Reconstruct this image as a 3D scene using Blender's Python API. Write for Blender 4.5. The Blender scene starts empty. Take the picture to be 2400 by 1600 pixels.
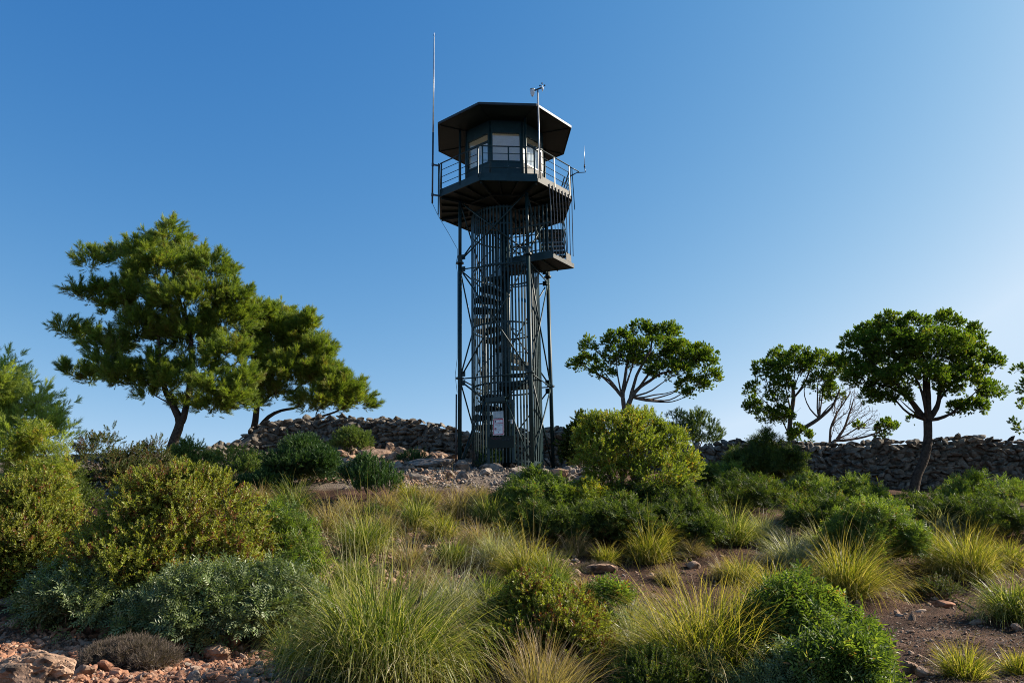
import bpy, math, random
import numpy as np
from mathutils import Matrix, Vector
rng = np.random.default_rng(11)
random.seed(5)
R = math.radians
scene = bpy.context.scene
C = scene.collection

# ------------------------------------------------------------------ camera
FPX, PITCH, ROLL, YAW = 1867.0, 0.257246, -0.015720, 0.007785   # focal in px of a 2400 wide frame
D = 23.052                                                      # distance of the tower axis
TROT = 0.071987                                                 # turn of the octagons
LROT = -0.016939                                                # turn of the legs
SUN_AZ, SUN_EL = 77.0, 32.0        # degrees clockwise from +Y (the view direction), height
EXPOSURE = 1.05
cr_, sr_ = math.cos(ROLL), math.sin(ROLL)
_r = np.array([math.cos(YAW), -math.sin(YAW), 0.0])
_f = np.array([math.sin(YAW)*math.cos(PITCH), math.cos(YAW)*math.cos(PITCH), math.sin(PITCH)])
_u = np.array([-math.sin(YAW)*math.sin(PITCH), -math.cos(YAW)*math.sin(PITCH), math.cos(PITCH)])
Rc = cr_*_r + sr_*_u
Uc = -sr_*_r + cr_*_u
cam = bpy.data.objects.new('camera', bpy.data.cameras.new('camera'))
C.objects.link(cam)
cam.matrix_world = Matrix(((Rc[0], Uc[0], -_f[0], 0), (Rc[1], Uc[1], -_f[1], 0), (Rc[2], Uc[2], -_f[2], 0), (0, 0, 0, 1)))
cam.data.sensor_width = 36.0
cam.data.lens = FPX/2400*36
cam.data.clip_start = 0.05
cam.data.clip_end = 6000
scene.camera = cam

# ------------------------------------------------------------------ sky and sun
w = bpy.data.worlds.new('World'); scene.world = w; w.use_nodes = True
nt = w.node_tree
bg = nt.nodes['Background']
sky = nt.nodes.new('ShaderNodeTexSky'); sky.sky_type = 'NISHITA'; sky.sun_disc = False
sky.sun_elevation = R(SUN_EL); sky.sun_rotation = R(SUN_AZ)
sky.air_density = 0.7; sky.dust_density = 1.0; sky.ozone_density = 4.0; sky.altitude = 50
sp = nt.nodes.new('ShaderNodeSeparateColor'); cb = nt.nodes.new('ShaderNodeCombineColor'); nt.links.new(sky.outputs[0], sp.inputs[0])
def mth(op, a, b):
    x = nt.nodes.new('ShaderNodeMath'); x.operation = op; nt.links.new(a, x.inputs[0]); x.inputs[1].default_value = b; return x.outputs[0]
lum = mth('MULTIPLY', mth('POWER', mth('MULTIPLY', sp.outputs[1], .115), 1.061), 1.99)      # grade of the sky model: clearer, deeper blue
lum = mth('MINIMUM', lum, .80)
dim = mth('POWER', mth('MINIMUM', mth('MULTIPLY', lum, 1/.19), 1.0), 1.4)                # the zenith and the side away from the sun are darker still
for ch, (k_, e_) in enumerate(((.966, 1.87), (1.0, 1.0), (1.08, .46))):
    m_ = nt.nodes.new('ShaderNodeMath'); m_.operation = 'MULTIPLY'; nt.links.new(mth('MULTIPLY', mth('POWER', lum, e_), k_/.1/2**EXPOSURE), m_.inputs[0]); nt.links.new(dim, m_.inputs[1])
    nt.links.new(m_.outputs[0], cb.inputs[ch])
nt.links.new(cb.outputs[0], bg.inputs[0]); bg.inputs[1].default_value = 0.1
sl = bpy.data.lights.new('sun', 'SUN'); sl.energy = 5.0; sl.angle = R(0.53); sl.color = (1.0, 0.90, 0.75)
sun = bpy.data.objects.new('sun', sl); C.objects.link(sun)
sd = Vector((math.sin(R(SUN_AZ))*math.cos(R(SUN_EL)), math.cos(R(SUN_AZ))*math.cos(R(SUN_EL)), math.sin(R(SUN_EL))))
sun.rotation_euler = sd.to_track_quat('Z', 'Y').to_euler()
sun.location = (30, 10, 30)
scene.view_settings.view_transform = 'Standard'; scene.view_settings.look = 'None'
scene.view_settings.gamma = 1; scene.view_settings.use_curve_mapping = False
scene.view_settings.exposure = EXPOSURE
scene.render.engine = 'CYCLES'
scene.cycles.use_denoising = True; scene.cycles.caustics_reflective = False; scene.cycles.caustics_refractive = False; scene.cycles.sample_clamp_indirect = 2.0; scene.cycles.blur_glossy = 1.0; scene.cycles.denoiser = 'OPENIMAGEDENOISE'; scene.cycles.denoising_input_passes = 'RGB_ALBEDO_NORMAL'; scene.cycles.denoising_prefilter = 'NONE'; scene.cycles.pixel_filter_type = 'BLACKMAN_HARRIS'; scene.cycles.filter_width = 1.0
scene.cycles.max_bounces = 8; scene.cycles.transparent_max_bounces = 12

# ------------------------------------------------------------------ helpers: pixel rays (photo px, 2400x1600) to world
def ray(u, v):
    c, s = math.cos(ROLL), math.sin(ROLL); U = u-1200; V = v-800
    a = c*U+s*V; b = -s*U+c*V
    x = a/FPX; Z = -b/FPX
    y = math.cos(PITCH)-Z*math.sin(PITCH); z = math.sin(PITCH)+Z*math.cos(PITCH)
    c, s = math.cos(YAW), math.sin(YAW)
    return np.array([c*x+s*y, -s*x+c*y, z])
def at(u, v, d):
    r = ray(u, v); return r*d/r[1]
def at_z(u, v, z):
    r = ray(u, v); return r*z/r[2]
def ppm(p):           # photo pixels per metre at a world point
    return FPX/float(np.dot(np.asarray(p, float), _f))

# ------------------------------------------------------------------ numpy value noise
_tab = np.random.default_rng(3).random((64, 64, 64)).astype(np.float32)
def vnoise(P):
    P = np.asarray(P, float); i = np.floor(P).astype(int); f = P-i; f = f*f*(3-2*f)
    def g(a, b, c): return _tab[(i[..., 0]+a) & 63, (i[..., 1]+b) & 63, (i[..., 2]+c) & 63]
    x, y, z = f[..., 0], f[..., 1], f[..., 2]
    c0 = (g(0,0,0)*(1-x)+g(1,0,0)*x)*(1-y)+(g(0,1,0)*(1-x)+g(1,1,0)*x)*y
    c1 = (g(0,0,1)*(1-x)+g(1,0,1)*x)*(1-y)+(g(0,1,1)*(1-x)+g(1,1,1)*x)*y
    return c0*(1-z)+c1*z
def fbm(P, o=4):
    P = np.asarray(P, float); s = 0; a = .5
    for k in range(o): s = s+a*(vnoise(P*2**k+k*7.3)-.5); a *= .5
    return s

# ------------------------------------------------------------------ terrain heights
_DS = np.array([5., 6, 8, 10, 12, 14, 16, 18, 20, 22, 24, 26, 28, 32, 40])
_COL = {
 -700: [1790, 1700, 1570, 1465, 1385, 1310, 1245, 1195, 1160, 1130, 1110, 1100, 1100, 1110, 1125],
 -200: [1790, 1700, 1570, 1465, 1385, 1310, 1245, 1195, 1155, 1120, 1095, 1080, 1080, 1090, 1110],
 200:  [1790, 1700, 1575, 1470, 1390, 1310, 1245, 1190, 1150, 1110, 1082, 1064, 1060, 1072, 1100],
 500:  [1790, 1700, 1580, 1475, 1390, 1310, 1240, 1185, 1140, 1105, 1080, 1062, 1064, 1077, 1100],
 800:  [1790, 1710, 1585, 1475, 1385, 1300, 1230, 1170, 1125, 1095, 1068, 1046, 1045, 1060, 1090],
 1000: [1790, 1715, 1588, 1478, 1388, 1302, 1230, 1171, 1126, 1098, 1078, 1068, 1066, 1078, 1100],
 1184: [1790, 1720, 1590, 1480, 1390, 1305, 1230, 1172, 1127, 1101, 1090, 1087, 1085, 1095, 1110],
 1500: [1790, 1720, 1590, 1490, 1400, 1325, 1255, 1198, 1155, 1125, 1105, 1095, 1095, 1100, 1110],
 1900: [1790, 1720, 1590, 1500, 1420, 1348, 1285, 1235, 1195, 1165, 1148, 1138, 1135, 1135, 1135],
 2400: [1790, 1720, 1590, 1505, 1425, 1355, 1292, 1242, 1202, 1172, 1152, 1142, 1138, 1136, 1136],
 3100: [1790, 1720, 1590, 1505, 1425, 1355, 1292, 1242, 1202, 1172, 1152, 1142, 1138, 1136, 1136]}
_T = []; _Z = []
for px, ys in _COL.items():
    _T.append(at(px, 1250, 1.0)[0]); _Z.append([at(px, y, d)[2] for y, d in zip(ys, _DS)])
_T = np.array(_T); _Z = np.array(_Z)
_dd = np.arange(5, 40.01, .25); _Zf = np.array([np.interp(_dd, _DS, r) for r in _Z])
for _ in range(6): _Zf[:, 1:-1] = (_Zf[:, :-2]+2*_Zf[:, 1:-1]+_Zf[:, 2:])/4
_tt = np.linspace(_T[0], _T[-1], 160); _G = np.array([np.interp(_tt, _T, _Zf[:, k]) for k in range(len(_dd))]).T
for _ in range(12): _G[1:-1] = (_G[:-2]+2*_G[1:-1]+_G[2:])/4
def zg0(x, y):
    x = np.asarray(x, float); y = np.asarray(y, float)
    yy = np.clip(y, 5, 40); t = np.clip(x/np.maximum(y, 5), _tt[0], _tt[-1])
    a = np.clip((t-_tt[0])/(_tt[1]-_tt[0]), 0, len(_tt)-1.001); b = np.clip((yy-5)/.25, 0, len(_dd)-1.001)
    i = a.astype(int); j = b.astype(int); fa = a-i; fb = b-j
    z = (_G[i, j]*(1-fa)+_G[i+1, j]*fa)*(1-fb)+(_G[i, j+1]*(1-fa)+_G[i+1, j+1]*fa)*fb
    near = np.clip((5-y)/6, 0, 1); z = z*(1-near)+(-1.75)*near
    far = np.maximum(y-40, 0); z = z-np.minimum(far*.12, 22)
    side = np.maximum(np.abs(x)-22, 0); return z-np.minimum(side*.05, 6)
def zg(x, y):
    x = np.asarray(x, float); y = np.asarray(y, float)
    P = np.stack([x, y, np.zeros_like(x)], -1)
    n = fbm(P*.55, 3)*.34+fbm(P*2.3+9, 3)*.14+fbm(P*7.1+3, 2)*.045
    calm = np.clip(np.hypot(x, y-D)/2.2-.4, .15, 1)
    return zg0(x, y)+n*calm
def hit(u, v, dmax=34):
    r = ray(u, v); ds = np.arange(4, dmax, .05)
    P = r[None]*ds[:, None]/r[1]
    below = np.where(P[:, 2] < zg(P[:, 0], P[:, 1]))[0]
    d = ds[below[0]] if len(below) else 24.0
    p = r*d/r[1]; return np.array([p[0], p[1], float(zg(p[0], p[1]))])

# ------------------------------------------------------------------ materials
def newmat(name):
    m = bpy.data.materials.new(name); m.use_nodes = True; n = m.node_tree
    for x in list(n.nodes): n.nodes.remove(x)
    out = n.nodes.new('ShaderNodeOutputMaterial'); return m, n, out
def N(n, t, **k):
    x = n.nodes.new(t)
    for a, b in k.items():
        if a.startswith('i_'): x.inputs[a[2:].replace('_', ' ')].default_value = b
        else: setattr(x, a, b)
    return x
def ramp(n, stops):
    r = n.nodes.new('ShaderNodeValToRGB'); e = r.color_ramp.elements
    while len(e) > 1: e.remove(e[-1])
    e[0].position = stops[0][0]; e[0].color = (*stops[0][1], 1)
    for p, c in stops[1:]:
        q = e.new(p); q.color = (*c, 1)
    return r
def leaf_mat(name, stops, trans=.35, rough=.45, spec=.35, tip=None, tipc=None, glow=(1.5, 1.6, .55)):
    m, n, out = newmat(name); L = n.links.new
    a = N(n, 'ShaderNodeAttribute', attribute_name='var'); r = ramp(n, stops); L(a.outputs['Fac'], r.inputs[0])
    col = r.outputs[0]
    if tipc:
        b = N(n, 'ShaderNodeAttribute', attribute_name='tt')
        mr = N(n, 'ShaderNodeMapRange'); mr.inputs[1].default_value = tip; mr.inputs[2].default_value = 1.0
        mr.inputs[4].default_value = .85
        L(b.outputs['Fac'], mr.inputs[0])
        mx = N(n, 'ShaderNodeMixRGB'); L(mr.outputs[0], mx.inputs[0]); L(col, mx.inputs[1]); mx.inputs[2].default_value = (*tipc, 1); col = mx.outputs[0]
    p = N(n, 'ShaderNodeBsdfPrincipled', i_Roughness=rough); p.inputs['Specular IOR Level'].default_value = spec
    L(col, p.inputs['Base Color'])
    t = N(n, 'ShaderNodeBsdfTranslucent')
    br = N(n, 'ShaderNodeMixRGB', blend_type='MULTIPLY'); br.inputs[0].default_value = 1
    br.inputs[2].default_value = (*glow, 1); L(col, br.inputs[1]); L(br.outputs[0], t.inputs[0])
    mix = N(n, 'ShaderNodeMixShader'); mix.inputs[0].default_value = trans
    L(p.outputs[0], mix.inputs[1]); L(t.outputs[0], mix.inputs[2]); L(mix.outputs[0], out.inputs[0]); return m
def paint_mat(name, col, col2=None, rough=.4, metal=0, wear=None, scale=6, spec=.5):
    m, n, out = newmat(name); L = n.links.new
    p = N(n, 'ShaderNodeBsdfPrincipled', i_Roughness=rough, i_Metallic=metal); p.inputs['Specular IOR Level'].default_value = spec
    tc = N(n, 'ShaderNodeNewGeometry'); nz = N(n, 'ShaderNodeTexNoise', i_Scale=scale, i_Detail=6.0); L(tc.outputs['Position'], nz.inputs[0])
    c2 = col2 or tuple(c*.7 for c in col)
    r = ramp(n, [(.35, col), (.65, c2)]); L(nz.outputs[0], r.inputs[0]); o = r.outputs[0]
    if wear:
        nz2 = N(n, 'ShaderNodeTexNoise', i_Scale=wear[1], i_Detail=8.0); L(tc.outputs['Position'], nz2.inputs[0])
        r2 = ramp(n, [(wear[2], (0, 0, 0)), (wear[2]+.03, (1, 1, 1))]); L(nz2.outputs[0], r2.inputs[0])
        mx = N(n, 'ShaderNodeMixRGB'); L(r2.outputs[0], mx.inputs[0]); L(o, mx.inputs[1]); mx.inputs[2].default_value = (*wear[0], 1); o = mx.outputs[0]
    L(o, p.inputs['Base Color'])
    bp = N(n, 'ShaderNodeBump', i_Strength=.15, i_Distance=.01); L(nz.outputs[0], bp.inputs['Height']); L(bp.outputs[0], p.inputs['Normal'])
    L(p.outputs[0], out.inputs[0]); return m
def rock_mat(name, stops, stain=(.06, .045, .035), bump=.6, sc=9, lichen=None, pit=0):
    m, n, out = newmat(name); L = n.links.new
    p = N(n, 'ShaderNodeBsdfPrincipled', i_Roughness=.92); p.inputs['Specular IOR Level'].default_value = .2
    a = N(n, 'ShaderNodeAttribute', attribute_name='var'); g = N(n, 'ShaderNodeNewGeometry')
    oi = N(n, 'ShaderNodeObjectInfo')
    ad = N(n, 'ShaderNodeMath', operation='ADD'); L(a.outputs['Fac'], ad.inputs[0]); L(oi.outputs['Random'], ad.inputs[1])
    fr = N(n, 'ShaderNodeMath', operation='FRACT'); L(ad.outputs[0], fr.inputs[0])
    r = ramp(n, stops); L(fr.outputs[0], r.inputs[0])
    n1 = N(n, 'ShaderNodeTexNoise', i_Scale=float(sc), i_Detail=10.0, i_Roughness=.65); L(g.outputs['Position'], n1.inputs[0])
    r1 = ramp(n, [(.38, (.45, .4, .36)), (.6, (1.15, 1.12, 1.08))]); L(n1.outputs[0], r1.inputs[0])
    mu = N(n, 'ShaderNodeMixRGB', blend_type='MULTIPLY'); mu.inputs[0].default_value = .85; L(r.outputs[0], mu.inputs[1]); L(r1.outputs[0], mu.inputs[2])
    n2 = N(n, 'ShaderNodeTexNoise', i_Scale=sc*.45, i_Detail=6.0); L(g.outputs['Position'], n2.inputs[0])
    r2 = ramp(n, [(.56, (0, 0, 0)), (.66, (1, 1, 1))]); L(n2.outputs[0], r2.inputs[0])
    mx = N(n, 'ShaderNodeMixRGB'); L(r2.outputs[0], mx.inputs[0]); L(mu.outputs[0], mx.inputs[1]); mx.inputs[2].default_value = (*stain, 1)
    o = mx.outputs[0]
    L(o, p.inputs['Base Color'])
    h = n1.outputs[0]
    if pit:
        v = N(n, 'ShaderNodeTexVoronoi', i_Scale=float(pit)); L(g.outputs['Position'], v.inputs[0])
        rv = ramp(n, [(0.08, (0, 0, 0)), (.35, (1, 1, 1))]); L(v.outputs['Distance'], rv.inputs[0])
        mm = N(n, 'ShaderNodeMath', operation='ADD'); L(n1.outputs[0], mm.inputs[0]); L(rv.outputs[0], mm.inputs[1]); h = mm.outputs[0]
    bp = N(n, 'ShaderNodeBump', i_Strength=bump, i_Distance=.03); L(h, bp.inputs['Height']); L(bp.outputs[0], p.inputs['Normal'])
    L(p.outputs[0], out.inputs[0]); return m

M = {}
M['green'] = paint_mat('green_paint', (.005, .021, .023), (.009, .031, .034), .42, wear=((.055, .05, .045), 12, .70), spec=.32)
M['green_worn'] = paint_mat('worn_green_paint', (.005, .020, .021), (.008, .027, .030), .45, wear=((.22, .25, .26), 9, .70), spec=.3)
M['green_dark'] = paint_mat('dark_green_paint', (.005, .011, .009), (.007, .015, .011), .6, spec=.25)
M['sunlit_side'] = paint_mat('sunlit_side_paint', (.05, .053, .05), (.085, .077, .07), .6, wear=((.012, .02, .02), 5, .56), spec=.25)  # green paint on the sunny right faces, sunlight painted in as a paler colour
M['roof_edge'] = paint_mat('roof_edge_metal', (.018, .026, .03), (.035, .042, .046), .5, spec=.3)
M['galv'] = paint_mat('galvanised_metal', (.30, .31, .32), (.42, .42, .42), .4, metal=.6)
M['dark_metal'] = paint_mat('dark_metal', (.035, .035, .04), (.05, .05, .055), .4, metal=.4)
M['white'] = paint_mat('white_plastic', (.62, .62, .60), (.7, .7, .68), .5)
M['cream'] = paint_mat('cream_board', (.62, .55, .40), (.68, .6, .45), .7)
M['whitewall'] = paint_mat('white_board', (.78, .79, .80), (.82, .82, .83), .7)
M['guard'] = paint_mat('sunlit_bar_paint', (.10, .10, .10), (.20, .19, .18), .45)  # lighter grey carries the sunlight that falls on the guard bars
M['blind'] = leaf_mat('blind_cloth', [(0, (.85, .85, .83)), (1, (.85, .85, .83))], .45, .8, .1, glow=(1.1, 1.1, 1.05))
M['curtain'] = paint_mat('curtain_cloth', (.70, .70, .70), (.62, .62, .63), .8)
M['sign_white'] = paint_mat('sign_white', (.62, .66, .70), (.66, .70, .74), .5)
M['sign_red'] = paint_mat('sign_red', (.42, .02, .045), (.36, .02, .04), .5)
M['sign_ink'] = paint_mat('sign_ink', (.03, .04, .05), (.05, .06, .07), .6)
M['pink'] = paint_mat('pink_paint', (.16, .05, .06), (.12, .04, .05), .6)
M['acrylic'] = paint_mat('cloudy_plastic', (.30, .34, .36), (.4, .44, .46), .25)
def glass():
    m, n, out = newmat('window_glass'); L = n.links.new
    t = N(n, 'ShaderNodeBsdfTransparent'); t.inputs[0].default_value = (.95, .975, .98, 1)
    g = N(n, 'ShaderNodeBsdfGlossy', i_Roughness=.02); lw = N(n, 'ShaderNodeLayerWeight'); lw.inputs[0].default_value = .5; f1 = N(n, 'ShaderNodeMath', operation='POWER'); L(lw.outputs['Facing'], f1.inputs[0]); f1.inputs[1].default_value = 4.0; fz = N(n, 'ShaderNodeMath', operation='MULTIPLY_ADD'); L(f1.outputs[0], fz.inputs[0]); fz.inputs[1].default_value = .6; fz.inputs[2].default_value = .15
    mx = N(n, 'ShaderNodeMixShader'); L(fz.outputs[0], mx.inputs[0]); L(t.outputs[0], mx.inputs[1]); L(g.outputs[0], mx.inputs[2]); L(mx.outputs[0], out.inputs[0]); return m
M['glass'] = glass()
M['rock_tan'] = rock_mat('tan_limestone', [(0, (.30, .20, .14)), (.35, (.36, .24, .17)), (.65, (.27, .17, .12)), (1, (.40, .31, .24))], pit=28)
M['rock_red'] = rock_mat('reddish_limestone', [(0, (.34, .17, .105)), (.4, (.40, .215, .14)), (.7, (.28, .135, .085)), (.85, (.36, .27, .21)), (1, (.42, .25, .17))], stain=(.10, .05, .035))
M['rock_grey'] = rock_mat('grey_limestone', [(0, (.24, .20, .175)), (.4, (.30, .26, .225)), (.7, (.20, .165, .14)), (1, (.36, .31, .27))])
M['rock_wall'] = rock_mat('wall_stone', [(0, (.14, .122, .102)), (.3, (.20, .178, .15)), (.6, (.105, .092, .078)), (.8, (.25, .222, .188)), (1, (.16, .148, .132))], stain=(.045, .04, .034), sc=7, bump=.9)
M['bark'] = rock_mat('bark', [(0, (.055, .040, .030)), (1, (.08, .06, .046))], stain=(.02, .016, .013), sc=14, bump=.9)
M['bark_grey'] = rock_mat('grey_bark', [(0, (.11, .085, .065)), (1, (.16, .125, .10))], stain=(.05, .04, .03), sc=14)
M['twig'] = rock_mat('dry_twig', [(0, (.16, .11, .08)), (1, (.24, .18, .14))], stain=(.08, .055, .04), sc=20, bump=.2)
g0 = [(0, (.035, .055, .010)), (.4, (.065, .095, .014)), (.75, (.10, .125, .018)), (1, (.05, .07, .012))]
M['pine'] = leaf_mat('pine_needles', [(0, (.08, .125, .025)), (.4, (.15, .205, .034)), (.8, (.26, .305, .052)), (.93, (.22, .215, .055)), (1, (.16, .09, .04))], .38, .5, .25)
M['pine_pale'] = leaf_mat('pale_pine_needles', [(0, (.20, .26, .06)), (.5, (.30, .36, .08)), (1, (.40, .44, .12))], .42, .5, .25)
M['holm'] = leaf_mat('evergreen_leaves', [(0, (.045, .085, .014)), (.4, (.095, .155, .020)), (.8, (.18, .25, .030)), (.96, (.28, .30, .05)), (1, (.22, .14, .04))], .48, .42, .4)
M['cistus'] = leaf_mat('yellow_green_leaves', [(0, (.06, .065, .014)), (.25, (.14, .155, .026)), (.60, (.28, .30, .050)), (.72, (.24, .21, .042)), (.80, (.19, .08, .030)), (.90, (.15, .05, .022)), (1, (.08, .03, .016))], .36, .45, .3)
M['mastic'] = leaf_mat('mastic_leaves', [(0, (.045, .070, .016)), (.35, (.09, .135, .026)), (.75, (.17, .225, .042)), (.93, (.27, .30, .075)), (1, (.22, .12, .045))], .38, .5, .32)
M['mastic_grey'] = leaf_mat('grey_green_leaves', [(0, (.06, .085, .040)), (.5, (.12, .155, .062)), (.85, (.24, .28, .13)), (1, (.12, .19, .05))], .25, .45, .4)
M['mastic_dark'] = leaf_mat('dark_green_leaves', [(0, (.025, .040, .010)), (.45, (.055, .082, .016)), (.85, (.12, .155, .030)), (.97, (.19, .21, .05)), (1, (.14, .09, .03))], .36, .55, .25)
M['juniper'] = leaf_mat('juniper_scales', [(0, (.022, .052, .018)), (.6, (.045, .092, .026)), (1, (.085, .14, .036))], .22, .55, .25)
M['juniper_pale'] = leaf_mat('pale_juniper_scales', [(0, (.07, .11, .03)), (.6, (.13, .18, .04)), (1, (.20, .24, .06))], .25, .55, .25)
M['olive'] = leaf_mat('yellowing_leaves', [(0, (.09, .12, .018)), (.4, (.16, .20, .028)), (.75, (.27, .30, .045)), (.9, (.36, .29, .045)), (1, (.30, .13, .03))], .42, .42, .35)
M['dusk_leaf'] = leaf_mat('dull_reddish_leaves', [(0, (.04, .055, .018)), (.5, (.075, .092, .028)), (.78, (.11, .105, .035)), (.88, (.14, .055, .035)), (1, (.10, .04, .03))], .3, .5, .25)
M['grass_green'] = leaf_mat('green_grass', [(0, (.030, .055, .010)), (.35, (.085, .125, .018)), (.65, (.17, .20, .030)), (.8, (.26, .25, .07)), (.92, (.38, .34, .17)), (1, (.52, .46, .28))], .38, .45, .3, .75, (.34, .29, .11))
M['grass_yellow'] = leaf_mat('yellow_grass', [(0, (.045, .065, .010)), (.35, (.13, .155, .018)), (.65, (.25, .25, .032)), (.84, (.36, .29, .09)), (1, (.50, .40, .22))], .42, .45, .3, .65, (.38, .26, .07))
M['grass_dry'] = leaf_mat('dry_grass', [(0, (0.116, 0.116, 0.037)), (.35, (0.210, 0.179, 0.074)), (.7, (0.315, 0.242, 0.137)), (1, (0.399, 0.315, 0.210))], .35, .5, .25, .5, (.30, .19, .12))
M['grass_pale'] = leaf_mat('pale_grass', [(0, (.09, .11, .05)), (.4, (.17, .18, .09)), (.7, (.30, .29, .19)), (1, (.42, .40, .30))], .35, .4, .4, .5, (.36, .33, .24))
M['dead'] = leaf_mat('dead_twigs', [(0, (.07, .055, .045)), (.6, (.13, .10, .085)), (1, (.19, .155, .13))], .15, .7, .1)

# ------------------------------------------------------------------ mesh building
ORG = {}
def link_mesh(name, V, faces, mat, parent=None, var=None, tt=None, smooth=False, origin=None):
    V = np.asarray(V, np.float32)
    o3 = np.array(ORG[parent.name] if parent is not None else (origin if origin is not None else (0, 0, 0)), np.float32)
    V = V-o3
    me = bpy.data.meshes.new(name)
    faces = [np.asarray(f, np.int32) for f in faces if len(f)]
    me.vertices.add(len(V)); me.vertices.foreach_set('co', V.ravel())
    tot = np.concatenate([np.full(len(f), f.shape[1], np.int32) for f in faces]); idx = np.concatenate([f.ravel() for f in faces])
    me.loops.add(len(idx)); me.loops.foreach_set('vertex_index', idx)
    me.polygons.add(len(tot)); st = np.zeros(len(tot), np.int32); st[1:] = np.cumsum(tot)[:-1]
    me.polygons.foreach_set('loop_start', st)
    me.polygons.foreach_set('use_smooth', np.full(len(tot), bool(smooth)))
    for nm, a in (('var', var), ('tt', tt)):
        if a is not None:
            at_ = me.attributes.new(nm, 'FLOAT', 'POINT'); at_.data.foreach_set('value', np.asarray(a, np.float32))
    me.update(calc_edges=True)
    if isinstance(mat, (list, tuple)):
        for m_ in mat: me.materials.append(m_)
    else: me.materials.append(mat)
    o = bpy.data.objects.new(name, me); C.objects.link(o)
    if parent is not None: o.parent = parent; ORG[o.name] = ORG[parent.name]
    else:
        o.location = [float(c) for c in o3]; ORG[o.name] = o3
    return o
def tag(o, label=None, cat=None, group=None, kind=None):
    if label: o['label'] = label
    if cat: o['category'] = cat
    if group: o['group'] = group
    if kind: o['kind'] = kind
    return o
def thing(name, loc, label, cat, group=None):
    o = bpy.data.objects.new(name, None); C.objects.link(o); o.location = [float(c) for c in loc]; o.empty_display_size = .2
    ORG[o.name] = np.array(loc, np.float32); return tag(o, label, cat, group)
def copy_tree(o, parent=None):
    c = o.copy(); C.objects.link(c)
    if parent is not None: c.parent = parent
    for ch in list(o.children): copy_tree(ch, c)
    return c
def unit(v): v = np.asarray(v, float); return v/(np.linalg.norm(v, axis=-1, keepdims=True)+1e-9)
class MB:
    def __init__(s): s.V = []; s.F = {3: [], 4: []}; s.n = 0; s.G = []
    def add(s, V, F):
        V = np.asarray(V, float)
        for f in F:
            f = np.asarray(f)
            if len(f): s.F.setdefault(f.shape[1], []).append(f+s.n)
        s.V.append(V); s.n += len(V); return s
    def hexa(s, P): return s.add(P, [np.array([[0,3,2,1],[4,5,6,7],[0,1,5,4],[1,2,6,5],[2,3,7,6],[3,0,4,7]])])
    def box(s, c, sz, rz=0):
        c = np.array(c, float); h = np.array(sz, float)/2; cs, sn = math.cos(rz), math.sin(rz)
        P = np.array([[-1,-1,-1],[1,-1,-1],[1,1,-1],[-1,1,-1],[-1,-1,1],[1,-1,1],[1,1,1],[-1,1,1]])*h
        P = np.stack([P[:,0]*cs-P[:,1]*sn, P[:,0]*sn+P[:,1]*cs, P[:,2]], -1)+c; return s.hexa(P)
    def bar(s, p, q, w, h, up=(0, 0, 1)):
        p = np.array(p, float); q = np.array(q, float); d = unit(q-p); u = np.array(up, float)
        if abs(d@u) > .95: u = np.array([1., 0, 0])
        a = unit(np.cross(d, u)); b = np.cross(a, d); a = a*w/2; b = b*h/2
        return s.hexa(np.array([p-a-b, p+a-b, p+a+b, p-a+b, q-a-b, q+a-b, q+a+b, q-a+b]))
    def tube(s, path, rad, k=8, cap=True):
        path = np.array(path, float); n = len(path); rad = np.broadcast_to(np.array(rad, float), (n,))
        T = np.zeros_like(path); T[1:-1] = path[2:]-path[:-2]; T[0] = path[1]-path[0]; T[-1] = path[-1]-path[-2]; T = unit(T)
        u = np.cross(T[0], (0, 0, 1.)); 
        if np.linalg.norm(u) < 1e-3: u = np.array([1., 0, 0])
        u = unit(u); V = []
        a = np.arange(k)*2*math.pi/k
        for i in range(n):
            u = unit(u-T[i]*(u@T[i])); v = np.cross(T[i], u)
            V.append(path[i]+rad[i]*(np.cos(a)[:, None]*u+np.sin(a)[:, None]*v))
        V = np.concatenate(V); F = []
        j = np.arange(k); j2 = (j+1) % k
        for i in range(n-1): F.append(np.stack([i*k+j, i*k+j2, (i+1)*k+j2, (i+1)*k+j], -1))
        Fs = [np.concatenate(F)]
        if cap: Fs.append(np.array([list(range(k))[::-1], [ (n-1)*k+x for x in range(k)]]))
        return s.add(V, Fs)
    def prism(s, pts, z0, z1):
        pts = np.array(pts, float); n = len(pts)
        z0 = np.broadcast_to(z0, (n,)); z1 = np.broadcast_to(z1, (n,))
        V = np.concatenate([np.c_[pts, z0], np.c_[pts, z1]]); j = np.arange(n); j2 = (j+1) % n
        return s.add(V, [np.stack([j, j2, n+j2, n+j], -1), np.array([list(range(n))[::-1]]), np.array([[n+x for x in range(n)]])])
    def build(s, name, mat, parent=None, smooth=False, origin=None, var=0.5):
        V = np.concatenate(s.V); F = [np.concatenate(v) for k, v in s.F.items() if v]
        return link_mesh(name, V, F, mat, parent, np.full(len(V), var), None, smooth, origin)

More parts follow.
